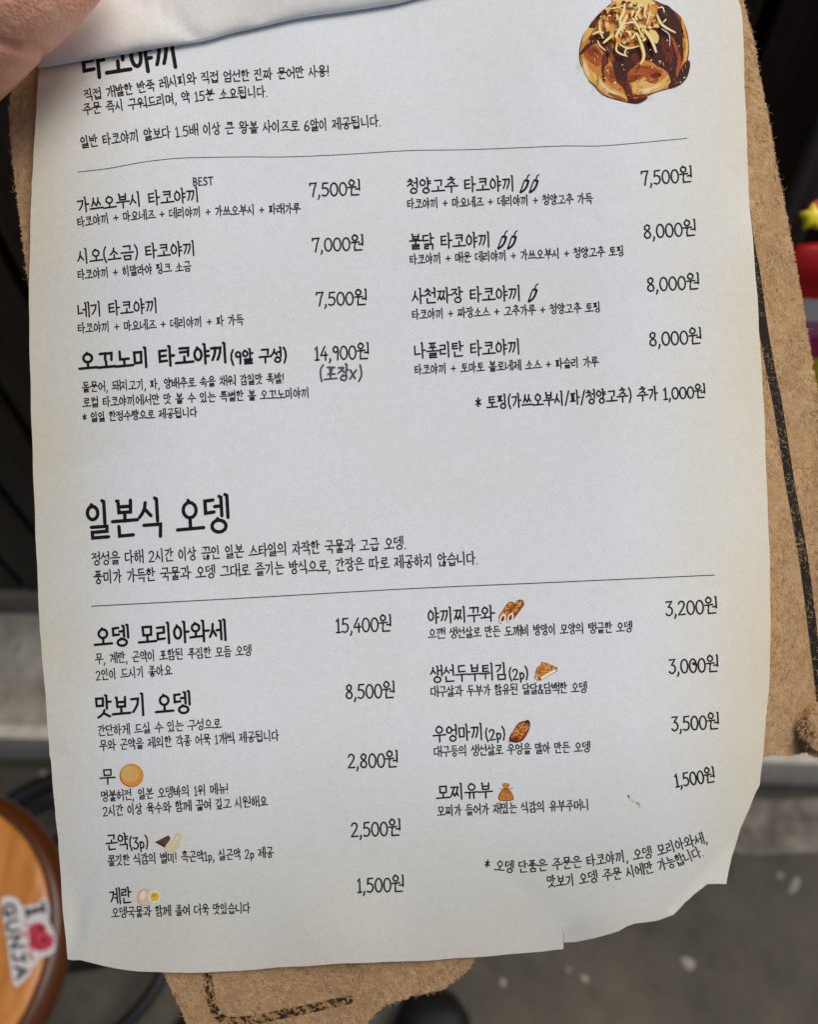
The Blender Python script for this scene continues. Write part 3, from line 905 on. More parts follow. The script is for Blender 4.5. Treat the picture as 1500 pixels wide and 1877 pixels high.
for st_ in _st:
    jx, jy = _rn.uniform(-1, 1), _rn.uniform(-1, 1)
    q = [(585 + x_ / _W * 78 + y_ * 3 + jx + _rn.uniform(-.9, .9), 699 - 2 * x_ / _W - y_ * 29 + jy + _rn.uniform(-.9, .9)) for x_, y_ in st_]
    z_ = lift()
    ribbon(catmull(q, 4) if len(q) > 2 else q, _rn.uniform(3.0, 3.9), lambda a, b: onsheet(a, b, z_), vs, fs, 5)
o = new_obj('pen_note', vs, fs, m_pen, menu, smooth=False)
o['label'] = 'grey handwritten note under the price'

for pts, w_ in (([(142, 316), (200, 309), (260, 298), (320, 291), (375, 289), (450, 288), (525, 288), (625, 284), (750, 276.5), (850, 275), (960, 271), (1035, 268), (1100, 268), (1175, 262), (1260, 254)], 1.3),
                ([(168, 1111), (450, 1096), (750, 1079), (1000, 1068), (1310, 1054)], 1.7)):
    vs, fs = [], []
    ribbon(catmull(pts, 8), w_, lambda a, b: onsheet(a, b, 0.35), vs, fs)
    new_obj('rule_line', vs, fs, m_rule, menu, smooth=False)

# chilli symbols: outline with a thick shaded side and a stalk
def chilli(ox, oy):
    vs, fs = [], []
    body = [(9, 11), (6, 17), (3, 26), (0, 34), (5, 32.5), (10, 26), (14, 19), (15.5, 12.5), (9, 11)]
    for pl, w in ((body, 2.5), ([(12, 11), (14, 4), (17.5, 1.5)], 2.4), ([(8, 12), (16, 14)], 2.6), ([(1, 33.5), (7, 30), (12, 23), (15, 14)], 4.0)):
        z = lift()
        ribbon([(ox + x_, oy + y_) for x_, y_ in (catmull(pl, 4) if len(pl) > 3 else pl)], w, lambda a, b: onsheet(a, b, z), vs, fs, 5)
    new_obj('chilli_symbol', vs, fs, m_ink, menu, smooth=False)
for c_ in ((954, 319), (971, 319), (913, 422), (931, 422), (969, 519)):
    chilli(*c_)

# printed pictures
class Pic:
    def __init__(s): s.vs, s.fs, s.mi, s.z = [], [], [], 0.42
    def poly(s, pts, mi, smooth=True, n=4):
        q = catmull(pts, n, True) if smooth else pts
        s.z += 0.035
        xs_, ys_ = [p[0] for p in q], [p[1] for p in q]
        b = len(s.vs)
        if max(xs_) - min(xs_) > 16 or max(ys_) - min(ys_) > 16:
            pv = [Vector(p) for p in q]
            gy_ = min(ys_) + 4
            while gy_ < max(ys_):
                gx_ = min(xs_) + 4
                while gx_ < max(xs_):
                    if inside(gx_, gy_, q) and min((gx_ - p[0]) ** 2 + (gy_ - p[1]) ** 2 for p in q) > 4: pv.append(Vector((gx_, gy_)))
                    gx_ += 8
                gy_ += 8
            cv_, _, tri, _, _, _ = geometry.delaunay_2d_cdt(pv, [], [list(range(len(q)))], 1, 1e-5)
            q = [(p.x, p.y) for p in cv_]
        else:
            tri = geometry.tessellate_polygon([[Vector((x, y, 0)) for x, y in q]])
        s.vs += [onsheet(x, y, s.z) for x, y in q]
        for t in tri:
            p = [q[i] for i in t]
            a2 = (p[1][0] - p[0][0]) * (p[2][1] - p[0][1]) - (p[2][0] - p[0][0]) * (p[1][1] - p[0][1])
            t = tuple(b + i for i in (t if a2 < 0 else reversed(t)))
            s.fs.append(t); s.mi.append(mi)
    def ell(s, cx, cy, rx, ry, mi, ang=0, n=18):
        c, d = math.cos(ang), math.sin(ang)
        s.poly([(cx + rx * math.cos(t) * c - ry * math.sin(t) * d, cy + rx * math.cos(t) * d + ry * math.sin(t) * c)
                for t in (2 * math.pi * i / n for i in range(n))], mi, False)
    def line(s, pts, w, mi, taper=None):
        s.z += 0.02
        z = s.z; k = len(s.fs)
        ribbon(catmull(pts, 4) if len(pts) > 2 else pts, w, lambda a, b: onsheet(a, b, z), s.vs, s.fs, 4, taper)
        s.mi += [mi] * (len(s.fs) - k)
    def done(s, name, label=None):
        o = new_obj(name, s.vs, s.fs, TK, menu, False, s.mi)
        if label: o['label'] = label
        return o

T = lambda pts: [(1040 + x / 5.77, y / 5.77) for x, y in pts]
pc = Pic()
body = [(480, 30), (380, 110), (290, 200), (230, 290), (170, 370), (140, 470), (125, 590), (140, 680), (180, 760), (230, 860), (290, 920), (340, 980), (420, 1030), (520, 1060), (640, 1090),
        (720, 1098), (790, 1080), (840, 1030), (950, 980), (1090, 940), (1200, 900), (1270, 820), (1290, 740), (1305, 690), (1280, 640), (1290, 560), (1285, 420), (1250, 280), (1200, 180),
        (1120, 110), (1030, 55), (930, 10), (800, -40), (620, -40)]
pc.poly(T(body), OUT)
pc.poly(T([(700 + (x - 700) * .982, 540 + (y - 540) * .982) for x, y in body]), DOU)
for p, c in (
    ([(150, 600), (200, 650), (240, 740), (310, 790), (318, 900), (230, 850), (170, 750)], PAL),
    ([(330, 800), (390, 870), (480, 940), (600, 1000), (640, 1050), (500, 1040), (380, 980), (325, 900)], PAL),
    ([(690, 890), (760, 840), (800, 810), (900, 890), (1010, 850), (1080, 790), (1095, 850), (1050, 920), (900, 985), (760, 1000), (690, 970)], PAL),
    ([(1235, 330), (1275, 420), (1280, 560), (1240, 660), (1250, 500)], PAL),
    ([(240, 290), (290, 290), (220, 400), (160, 450), (180, 360)], PAL),
    ([(170, 640), (200, 700), (240, 800), (215, 800), (180, 720)], CRE),
    ([(340, 850), (420, 930), (540, 1000), (480, 1000), (380, 930)], CRE),
    ([(760, 960), (880, 930), (1000, 890), (900, 960), (800, 985)], CRE),
    ([(200, 480), (300, 490), (370, 590), (340, 700), (260, 670), (180, 580)], BRO),
    ([(220, 500), (300, 520), (330, 580), (270, 600), (210, 560)], RUS),
    ([(430, 700), (520, 740), (560, 860), (480, 890), (410, 800)], BRO),
    ([(440, 740), (500, 760), (520, 830), (460, 820)], RUS),
    ([(660, 740), (760, 700), (900, 710), (1010, 760), (880, 790), (740, 850), (660, 860)], BRO),
    ([(660, 800), (760, 800), (800, 770), (740, 850), (670, 870)], RUS),
    ([(840, 800), (960, 800), (950, 880), (860, 870)], BRO),
    ([(880, 800), (960, 770), (1000, 800), (930, 830)], RED),
    ([(700, 1010), (820, 1000), (840, 1030), (760, 1050), (690, 1050)], RUS),
    ([(430, 980), (560, 1020), (630, 1060), (520, 1045)], BRO),
    ([(930, 20), (1060, 80), (1190, 190), (1250, 330), (1230, 400), (1150, 230), (1020, 110)], RUS),
    ([(960, 90), (1060, 60), (1150, 160), (1215, 300), (1225, 480), (1225, 640), (1150, 830), (1100, 860), (1060, 760), (960, 700), (880, 640), (820, 620), (790, 480), (850, 440), (950, 330)], SAU),
    ([(1000, 420), (1080, 420), (1120, 560), (1100, 680), (1040, 600)], RED),
    ([(400, 100), (300, 200), (230, 290), (340, 280), (400, 180)], SAU),
    ([(250, 250), (310, 200), (380, 190), (320, 270)], RED),
    ([(135, 570), (210, 470), (330, 410), (390, 430), (260, 480), (160, 575)], SAU),
    ([(230, 400), (330, 340), (360, 400), (280, 440)], RED),
    ([(310, 420), (400, 420), (470, 500), (450, 600), (400, 560), (340, 490)], RED),
    ([(500, 500), (620, 510), (760, 500), (790, 600), (740, 680), (650, 760), (640, 850), (680, 960), (700, 1050), (650, 1060), (600, 940), (530, 860), (500, 760), (480, 640)], SAU),
    ([(690, 580), (760, 570), (770, 630), (700, 660)], RED),
    ([(545, 860), (640, 870), (680, 980), (690, 1040), (650, 1040), (600, 940)], RED),
    ([(1280, 640), (1303, 690), (1270, 820), (1200, 895), (1090, 938), (1080, 890), (1150, 820), (1220, 700)], SAU),
    ([(640, 1070), (850, 1030), (790, 1083), (720, 1096)], OUT),
    ([(380, 580), (425, 560), (440, 660), (400, 720), (400, 870), (380, 840), (365, 720)], RED),
    ([(1090, 370), (1150, 450), (1200, 600), (1200, 720), (1160, 820), (1150, 760), (1170, 640), (1130, 500)], BRO),
    ([(1210, 200), (1240, 260), (1265, 400), (1240, 380), (1215, 280)], ORA),
    ([(450, 580), (490, 580), (500, 650), (470, 650)], BRO),
    ([(330, 230), (450, 100), (600, 40), (800, 40), (930, 90), (975, 240), (920, 320), (790, 400), (700, 450), (560, 480), (450, 420), (380, 380), (290, 350)], AMB),
    ([(480, -30), (640, -60), (820, -30), (930, 30), (880, 60), (700, 80), (520, 60)], FLA)):
    pc.poly(T(p), c)
rnd = random.Random(11)
for i in range(230):
    x_, y_ = rnd.uniform(130, 1290), rnd.uniform(250, 1080)
    if not inside(x_, y_, [(700 + (p[0] - 700) * .95, 540 + (p[1] - 540) * .95) for p in body]): continue
    dark_ = x_ > 800 and y_ < 640 or (500 < x_ < 760 and 500 < y_ < 900)
    a_ = math.atan2(y_ - 540, x_ - 700) + math.pi / 2 + rnd.uniform(-.5, .5)
    l_ = rnd.uniform(14, 60)
    pc.line(T([(x_, y_), (x_ + l_ * .5 * math.cos(a_) + rnd.uniform(-8, 8), y_ + l_ * .5 * math.sin(a_)), (x_ + l_ * math.cos(a_), y_ + l_ * math.sin(a_))]), rnd.uniform(.5, 1.7),
            rnd.choice([RED, OUT, RUS, RED]) if dark_ else rnd.choice([BRO, AMB, PAL, ORA, RUS, DOU]), lambda t: math.sin(math.pi * min(1, max(0, t))) + .05)
for i in range(150):
    a = rnd.uniform(0, 6.28); r_ = math.sqrt(rnd.random())
    cx_, cy_ = 650 + 310 * r_ * math.cos(a), 235 + 225 * r_ * math.sin(a)
    s_ = rnd.uniform(14, 44); an = rnd.uniform(0, 6.28); k_ = rnd.uniform(.3, .7)
    pts = []
    for j in range(6):
        t = 2 * math.pi * j / 6; q = s_ * rnd.uniform(.65, 1.15)
        x_, y_ = q * math.cos(t), q * k_ * math.sin(t)
        pts.append((cx_ + x_ * math.cos(an) - y_ * math.sin(an), cy_ + x_ * math.sin(an) + y_ * math.cos(an)))
    pc.poly(T(pts), rnd.choice([FLA, FLA, FLA, BRO, AMB, RUS, NOO, BRO, ORA]), True, 2)
pc.poly(T([(870, 320), (930, 330), (970, 390), (960, 450), (930, 460), (880, 380)]), FLA)
for cx_, cy_, r_, c in ((415, 365, 36, OUT), (440, 350, 20, GRE), (720, 52, 28, GRE), (720, 40, 16, FLA), (600, 32, 26, OUT), (1050, 160, 20, GRE), (460, 530, 28, GRE), (520, 470, 22, OUT), (590, 500, 26, OUT), (640, 470, 18, OUT)):
    pc.ell(1040 + cx_ / 5.77, cy_ / 5.77, r_ / 5.77, r_ * .8 / 5.77, c, rnd.uniform(0, 3))
tp = lambda t: 0.55 + 0.45 * math.sin(math.pi * min(1, max(0, t)) ** 0.8)
for pl, w in (([(690, 190), (740, 270), (780, 360)], 24), ([(735, 350), (790, 480), (815, 600), (775, 685)], 30), ([(820, 320), (890, 420), (945, 560)], 34), ([(950, 160), (1010, 270), (1150, 350)], 26),
              ([(610, 40), (600, 120), (560, 220), (590, 340)], 30), ([(345, 230), (350, 330), (380, 410)], 24), ([(320, 430), (350, 490), (410, 540)], 16), ([(510, 400), (570, 290), (640, 160)], 34),
              ([(1000, 310), (1080, 370), (1085, 490)], 9), ([(380, 460), (440, 410), (485, 370)], 26), ([(450, 95), (520, 85), (600, 60)], 16), ([(775, 90), (745, 140), (720, 200)], 26),
              ([(680, 420), (730, 350)], 22), ([(530, 450), (520, 530), (560, 570), (640, 600)], 20), ([(560, 470), (640, 515), (760, 490)], 18), ([(1015, 240), (1050, 205)], 14), ([(960, 90), (1010, 80), (1030, 140)], 12),
              ([(600, 255), (680, 240), (720, 250)], 14), ([(830, 60), (820, 150), (840, 200)], 20), ([(880, 120), (860, 200), (840, 260)], 18), ([(270, 370), (330, 340), (390, 350)], 20), ([(640, 500), (610, 560), (630, 600)], 18)):
    pc.line(T(pl), w / 5.77, NOO if w > 15 else WHI, tp)
for x_, y_, r_ in ((880, 530, 8), (890, 640, 11), (980, 652, 12), (1240, 825, 12), (1200, 872, 9), (430, 750, 12), (585, 690, 8), (600, 740, 7), (505, 880, 16), (640, 560, 8), (1060, 430, 9), (1185, 490, 7), (900, 715, 9), (440, 780, 7), (820, 880, 9)):
    pc.ell(1040 + x_ / 5.77, y_ / 5.77, r_ / 5.77, r_ * .55 / 5.77, WHI, -.5, 8)
for pl in ([(320, 790), (330, 850), (318, 905)], [(640, 770), (645, 840), (690, 970)], [(820, 640), (900, 660), (1000, 720), (1060, 760)], [(150, 600), (170, 690)], [(690, 1000), (800, 1010), (960, 975)]):
    pc.line(T(pl), 1.3, OUT)
pc.done('takoyaki_picture', 'printed picture of a sauced dumpling ball with pale shavings')

pc = Pic()                                               # glazed radish slice
pc.ell(241, 1421, 22, 21.5, BRO); pc.ell(241.5, 1420.8, 21, 20.5, ORA); pc.ell(239, 1418, 18.5, 17.3, AMB); pc.ell(239, 1417.6, 16.5, 15, AMB); pc.ell(238, 1417, 14, 12.5, PAL)
for i in range(26):
    a = 2 * math.pi * i / 26
    pc.line([(239 + 12 * math.cos(a), 1418 + 11 * math.sin(a)), (239 + 16.4 * math.cos(a), 1418 + 15 * math.sin(a))], 1.1, CRE if math.sin(a) > .1 else FLA)
for a in (0.4, 1.7, 2.9, 4.1, 5.2):
    pc.line([(236, 1417), (236 + 10 * math.cos(a), 1417 + 9 * math.sin(a))], 1.0, FLA)
pc.done('radish_picture')
pc = Pic()                                               # konjac: dark wedge and pale strips
pc.poly([(284, 1543), (309, 1530.5), (313, 1536), (304, 1552), (300, 1552)], KON, False); pc.poly([(284, 1543), (286, 1542), (304, 1550), (302, 1553)], OUT, False)
for q in ([(304, 1556), (316, 1546), (322, 1531), (327, 1528)], [(309, 1561), (320, 1552), (330, 1536), (331, 1529)], [(305, 1552), (313, 1541)], [(311, 1563), (322, 1557), (329, 1545)]):
    pc.line(q, 5.0, CRE); pc.line(q, 1.0, FLA)
pc.done('konjac_picture')
pc = Pic()                                               # egg with yolk
pc.ell(264.5, 1644, 12.6, 15.6, AMB, .2); pc.ell(265, 1644, 11.6, 14.6, CRE, .2); pc.ell(262, 1641, 5, 8, WHI, .3); pc.ell(283, 1643, 11.5, 12, WHI); pc.ell(283.5, 1643, 8.2, 8.4, YOL); pc.ell(282, 1641, 3.5, 3, ORA)
pc.done('egg_picture')
rnd = random.Random(5)
pc = Pic()                                               # two grilled fish tubes
tubes = ((936, 1130, 954, 1106), (922, 1132, 937, 1110))
for (x0, y0, x1, y1) in tubes:
    pc.line([(x0, y0), (x1, y1)], 15.5, RED); pc.line([(x0, y0), (x1, y1)], 14, BRO); pc.line([(x0 - 1, y0 - 1), (x1 - 1.5, y1 - 1)], 9, AMB)
for (x0, y0, x1, y1) in tubes:
    for i in range(15):
        t = rnd.uniform(.15, 1.1); s_ = rnd.uniform(-6, 6)
        pc.ell(x0 + (x1 - x0) * t + s_ * .8, y0 + (y1 - y0) * t + s_ * .6, rnd.uniform(1.2, 2.4), rnd.uniform(.9, 1.6), rnd.choice([RED, OUT, BRO, RUS]), rnd.uniform(0, 3), 8)
    pc.ell(x0, y0 + 2, 5.6, 9.0, WHI, .35); pc.ell(x0, y0 + 2, 2.9, 5.8, BRO, .35); pc.ell(x0 + .6, y0 + 3, 1.6, 3.8, RED, .35)
pc.done('fish_cake_tube_picture')
pc = Pic()                                               # fried tofu wedge
pc.poly([(980, 1243), (984, 1224), (991, 1219), (993, 1213), (1000, 1214), (1022, 1223), (1022, 1230), (992, 1247), (985, 1247)], BRO, False)
pc.poly([(981, 1241), (985, 1225), (992, 1220), (994, 1214.5), (1000, 1215), (1020, 1223), (990, 1240)], AMB, False)
pc.poly([(991, 1241), (1019, 1225.5), (1020, 1230), (993, 1245.5)], WHI, False); pc.poly([(981.5, 1242), (985, 1240), (987, 1244), (984, 1246)], CRE, False)
for i in range(60):
    x_, y_ = rnd.uniform(984, 1014), rnd.uniform(1216, 1236)
    if y_ - 1241 < -(x_ - 984) * .55 + 2 and y_ > 1236 - (x_ - 980) * 1.4 and y_ > 1213 + max(0, x_ - 1000) * .5: pc.ell(x_, y_, 2.2, 1.3, rnd.choice([BRO, ORA, PAL, DOU]), rnd.uniform(0, 3), 7)
pc.done('fried_tofu_picture')
pc = Pic()                                               # burdock roll
pc.poly([(934, 1352), (940, 1341), (950, 1326), (962, 1321), (971, 1322), (972, 1332), (966, 1347), (957, 1358), (945, 1361), (936, 1358)], RED)
pc.poly([(936, 1351), (942, 1341), (951, 1328), (962, 1323), (969, 1325), (970, 1333), (964, 1346), (955, 1356), (944, 1358)], BRO)
for i in range(60):
    t, s_ = rnd.random(), rnd.uniform(-9, 9)
    pc.ell(943 + 20 * t + s_ * .75, 1351 - 22 * t + s_ * .6, rnd.uniform(1.8, 4), rnd.uniform(.7, 1.4), rnd.choice([AMB, ORA, DOU, RUS, PAL]), rnd.uniform(-1.2, -.2), 8)
pc.ell(947, 1354, 5, 4.5, RUS); pc.ell(947, 1354, 2.8, 2.4, RED); pc.ell(968, 1321.5, 3, 2.4, OUT, .5); pc.ell(937, 1357, 2.6, 2, OUT)
pc.done('burdock_roll_picture')
pc = Pic()                                               # tied bean-curd pouch
pc.poly([(914, 1464), (916, 1454), (922, 1447), (934, 1447), (940, 1456), (942, 1464), (936, 1467.5), (920, 1467.5)], RUS)
pc.poly([(915.5, 1463), (918, 1454), (923, 1448), (933, 1448), (938.5, 1456), (940.5, 1463), (935, 1466), (921, 1466)], DOU)
pc.poly([(921, 1438), (924, 1435), (930, 1435), (935, 1438), (931, 1445), (925, 1445)], DOU); pc.ell(928, 1446, 5, 1.6, BRO)
pc.line([(917, 1445.5), (927, 1446), (941, 1445)], 1.0, RUS)
for q in ([(925, 1449), (921, 1461)], [(931, 1449), (936, 1460)], [(928, 1450), (928, 1463)]): pc.line(q, 1.6, BRO)
pc.ell(931, 1457, 3.4, 2, ORA, .4); pc.ell(923, 1455, 1.6, 3, AMB, .3)
pc.done('bean_curd_pouch_picture')

# a dried herb fleck and a blot that sit on the print
pc = Pic()
pc.line([(1151, 1457), (1156, 1464), (1163, 1469)], 2.6, CRE); pc.line([(1161, 1466), (1168, 1473), (1174, 1479)], 2.6, CRE); pc.line([(1152, 1458), (1154, 1461)], 2.4, GRE); pc.line([(1168, 1470), (1173, 1475)], 1.4, GRE)
pc.done('stain', 'small dried herb fleck stuck to the paper')
pc = Pic()
pc.ell(1273, 1216.5, 4, 3, OUT, .3)
pc.done('stain', 'dark blot inside a zero of a price')

# ================================================================== FOLDED BACK PAGE
flip = empty('turned_back_page', MENU_M)
tag(flip, 'blank white page rolled back across the top of the menu under the thumb', 'page')
edge = baseline([(66, 123), (72, 126), (110, 120), (150, 113), (225, 101), (310, 86), (375, 76), (425, 62), (480, 50), (550, 34), (650, 20), (715, 10), (750, 2), (900, -40), (1100, -100)])
prof = [(70, -1), (34, 1.2), (14, 2.2), (4, 4), (0.6, 7), (0, 9), (0.8, 12), (3.5, 16.5), (8, 21), (15, 25.5), (26, 29.5), (44, 33), (70, 36), (105, 37.5), (140, 36.5), (190, 32), (250, 22)]
nU = 170
vs, fs = [], []
flvec = []
for i in range(nU + 1):
    s_ = i / nU
    x_, y_, tx, ty = edge(s_)
    left_w = max(0, 1 - s_ / 0.03)
    for j, (d_, z_) in enumerate(prof):
        u_ = x_ - 0.16 * d_ * (1 - s_) + left_w * (6 * math.exp(-((d_ - 0) / 7) ** 2) * 0 - 3 * sm(d_ / 12))
        v_ = y_ - d_
        f1 = 6.5 * math.exp(-abs(u_ - 365 + 1.0 * d_) / 20)
        f2 = 4.5 * math.exp(-abs(u_ - 468 - 0.9 * d_) / 16) - 3.0 * math.exp(-abs(u_ - 250 - 0.5 * d_) / 14)
        f3 = 4 * math.sin(u_ / 90 + d_ / 60)
        zz = z_ * 0.72 + f3 * sm(d_ / 60) - (f1 + f2) * sm(d_ / 16)
        zb = Z(max(60, u_), max(-60, y_ + 0))
        vs.append(P(u_, v_, zb + zz))
m_ = len(prof)
for i in range(nU):
    for j in range(m_ - 1):
        fs.append((i * m_ + j, (i + 1) * m_ + j, (i + 1) * m_ + j + 1, i * m_ + j + 1))
m_blank = m_paper.copy(); m_blank.name = 'blank_paper'
for n_ in m_blank.node_tree.nodes:
    if n_.type == 'VALTORGB' and len(n_.color_ramp.elements) == 3:
        for e_, c_ in zip(n_.color_ramp.elements, (srgb(216, 219, 221), srgb(232, 235, 237), srgb(239, 242, 243))): e_.color = c_
o = new_obj('page', vs, fs, m_blank, flip)
md = o.modifiers.new('thickness', 'SOLIDIFY'); md.thickness = 0.00012; md.offset = -1

# ================================================================== SUEDE COVER
cover = empty('suede_menu_cover', MENU_M)
tag(cover, 'tan suede leather menu cover with rough fuzzy edges and a black border line', 'menu cover')
def Zl(u, v):
    z = bend(u, v) - 17
    z += 2.5 * math.sin(u / 60 + v / 90) + 1.5 * math.sin(v / 47)
    t = max(0, (u - 1405) / 100)
    z += 6 * t * t
    return z
lo = [(90, -140), (75, -20), (62, 60), (48, 109), (32, 136), (27, 152), (18, 186), (16, 205), (17, 228), (21, 272), (24, 300), (35, 393), (45, 468), (54, 524), (75, 700), (110, 950), (160, 1250), (230, 1540),
      (300, 1781), (318, 1822), (332, 1850), (345, 1880), (372, 1930), (430, 1965), (560, 1950), (640, 1915), (668, 1885), (683, 1859), (707, 1840), (753, 1826), (790, 1817), (815, 1811), (834, 1795), (857, 1777),
      (869, 1757), (905, 1690), (980, 1560), (1120, 1460), (1290, 1410), (1400, 1386), (1418, 1381), (1440, 1384), (1462, 1382), (1480, 1378), (1500, 1388), (1530, 1402), (1570, 1390), (1580, 1330), (1568, 1200),
      (1545, 1000), (1516, 800), (1494, 695), (1483, 627), (1468, 534), (1449, 429), (1438, 373), (1423, 299), (1416, 254), (1412, 231), (1393, 142), (1384, 82), (1369, 26), (1363, 0), (1345, -80), (1330, -150)]
rl = random.Random(21)
edgepts = []
for i, p in enumerate(lo):
    q = lo[(i + 1) % len(lo)]
    d_ = math.hypot(q[0] - p[0], q[1] - p[1]); n = max(1, int(d_ / 3.0)) if d_ < 260 else max(1, int(d_ / 10))
    nx, ny = (q[1] - p[1]) / (d_ or 1), -(q[0] - p[0]) / (d_ or 1)
    for j in range(n):
        t = j / n
        w = rl.uniform(-.9, .9) + 1.6 * noise.noise(Vector((p[0] + (q[0] - p[0]) * t, p[1] + (q[1] - p[1]) * t, 0)) * 0.09)
        edgepts.append((p[0] + (q[0] - p[0]) * t + nx * w, p[1] + (q[1] - p[1]) * t + ny * w, nx, ny))
p2 = [Vector((e[0], e[1])) for e in edgepts]
nb = len(p2)
poly = [(e[0], e[1]) for e in edgepts]
coarse = lo
for iy in range(-10, 140):
    for ix in range(0, 112):
        x_, y_ = 10 + 14 * ix, 14 * iy
        if inside(x_, y_, coarse) and min((x_ - p[0]) ** 2 + (y_ - p[1]) ** 2 for p in poly[::3]) > 60: p2.append(Vector((x_, y_)))
cv, ce, cf, _, _, _ = geometry.delaunay_2d_cdt(p2, [], [list(range(nb))], 1, 1e-4)
th = 9.0
nv = len(cv)
vs = [P(p.x, p.y, Zl(p.x, p.y)) for p in cv] + [P(p.x, p.y, Zl(p.x, p.y) - th) for p in cv]
fs = []; ec = {}
for f in cf:
    a2 = sum((cv[f[i]].x * cv[f[(i + 1) % len(f)]].y - cv[f[(i + 1) % len(f)]].x * cv[f[i]].y) for i in range(len(f)))
    f = list(f) if a2 < 0 else list(reversed(f))
    fs.append(tuple(f)); fs.append(tuple(i + nv for i in reversed(f)))
    for i in range(len(f)): ec[(f[i], f[(i + 1) % len(f)])] = 1
for (a_, b_) in ec:
    if (b_, a_) not in ec:
        k_ = len(vs); vs += [vs[b_], vs[a_], vs[a_ + nv], vs[b_ + nv]]
        fs.append((k_, k_ + 1, k_ + 2, k_ + 3))
new_obj('hide', vs, fs, m_suede, cover)

def border(name, pts, w, m):
    vs, fs = [], []
    ribbon(catmull(pts, 10), w, lambda a, b: P(a, b, Zl(a, b) + 1.4), vs, fs, 8)
    new_obj(name, vs, fs, m, cover, smooth=False)
border('border_line', [(1300, -60), (1345, 200), (1372, 420), (1386, 500), (1400, 600), (1414, 680), (1427, 744), (1450, 890), (1475, 1031), (1496, 1200), (1512, 1330)], 16, m_line)
border('border_line', [(372, 1730), (379, 1782), (385, 1817), (390, 1842), (401, 1862), (420, 1871), (464, 1869), (501, 1862), (567, 1848), (640, 1832)], 16.5, m_line_worn)

# nap: short fibres standing on the suede and fringing its cut edge
def fibres(name, specs, parent):
    vs, fs, mi = [], [], []
    for (pts, w, c) in specs:
        b = len(vs)
        m = len(pts)
        for i, p in enumerate(pts):
            a = pts[max(0, i - 1)]; q = pts[min(m - 1, i + 1)]
            dx, dy = q[0] - a[0], q[1] - a[1]; l_ = math.hypot(dx, dy) or 1
            k_ = w * (1 - 0.8 * i / (m - 1)) / 2
            vs.append(P(p[0] - dy / l_ * k_, p[1] + dx / l_ * k_, p[2])); vs.append(P(p[0] + dy / l_ * k_, p[1] - dx / l_ * k_, p[2]))
        for i in range(m - 1):
            fs.append((b + 2 * i, b + 2 * i + 1, b + 2 * i + 3, b + 2 * i + 2)); mi.append(c)
    o = new_obj(name, vs, fs, m_fib, parent, False, mi)
    o['kind'] = 'stuff'
    return o
def hair(u, v, z, ang, ln, w, c, curl, rise):
    pts = []
    for i in range(4):
        t = i / 3
        a = ang + curl * t
        pts.append((u + math.cos(a) * ln * t, v + math.sin(a) * ln * t, z + rise * math.sin(t * 2.2)))
    return (pts, w, c)
specs = []
for (x_, y_, nx, ny) in edgepts:
    if inside(x_, y_, outline) and not (1010 < x_ or y_ > 1740): continue
    rep = 4 if y_ > 1370 else 2
    for _ in range(rep):
        if rl.random() < 0.75:
            a = math.atan2(ny, nx) + rl.uniform(-1.0, 1.0)
            big = rl.random() < 0.07
            specs.append(hair(x_ - nx * 2, y_ - ny * 2, Zl(x_, y_) - rl.uniform(0, 8), a, rl.uniform(10, 24) if big else rl.uniform(3.5, 8), rl.uniform(.7, 1.3), rl.choice([0, 0, 1, 1, 2]), rl.uniform(-.9, .9), rl.uniform(-2, 3)))
def nap(n, x0, x1, y0, y1, cond):
    k = 0
    while k < n:
        x_, y_ = rl.uniform(x0, x1), rl.uniform(y0, y1)
        k += 1
        if not cond(x_, y_) or not inside(x_, y_, coarse) or noise.noise(Vector((x_ / 45, y_ / 70, 3))) < rl.uniform(-.5, .25): continue
        specs.append(hair(x_, y_, Zl(x_, y_) + 0.4, rl.gauss(1.2, 1.1), rl.uniform(5, 15), rl.uniform(.5, 1.0), rl.choice([0, 0, 1, 1, 1, 1, 2]), rl.uniform(-1.4, 1.4), rl.uniform(.5, 1.8)))
nap(13000, 1350, 1540, -20, 1400, lambda x_, y_: x_ > 1355 + 0.04 * y_ - 30)
nap(1100, 10, 80, 80, 540, lambda x_, y_: True)
nap(5000, 290, 870, 1740, 1900, lambda x_, y_: True)
fibres('nap', specs, cover)

# knotted suede thong at the lower right
def lump(cu, cv_, cz, ru, rv, rz, seed, ang=0.0, squash=0.25):
    bm = bmesh.new()
    bmesh.ops.create_icosphere(bm, subdivisions=5, radius=1)
    for v in bm.verts:
        n = v.co.normalized()
        k = 1 + squash * noise.noise(n * 1.4 + Vector((seed, 0, 0))) + 0.12 * noise.noise(n * 4 + Vector((0, seed, 0))) + 0.05 * noise.noise(n * 14)
        x_, y_ = n.x * ru * k, n.y * rv * k
        v.co = P(cu + x_ * math.cos(ang) - y_ * math.sin(ang), cv_ + x_ * math.sin(ang) + y_ * math.cos(ang), cz + n.z * rz * k)
    bmesh.ops.recalc_face_normals(bm, faces=bm.faces)
    return bm
knot_specs = []
zk = Zl(1500, 1335)
kb = [(1512, 1334, 50, 46, 30, 2.0, .35), (1498, 1368, 21, 17, 18, 5.0, 0.2), (1545, 1378, 38, 20, 22, 8.0, .1)]
for (cu, cw, ru, rv, rz, sd, an) in kb:
    pass
bmk = None
vsk, fsk = [], []
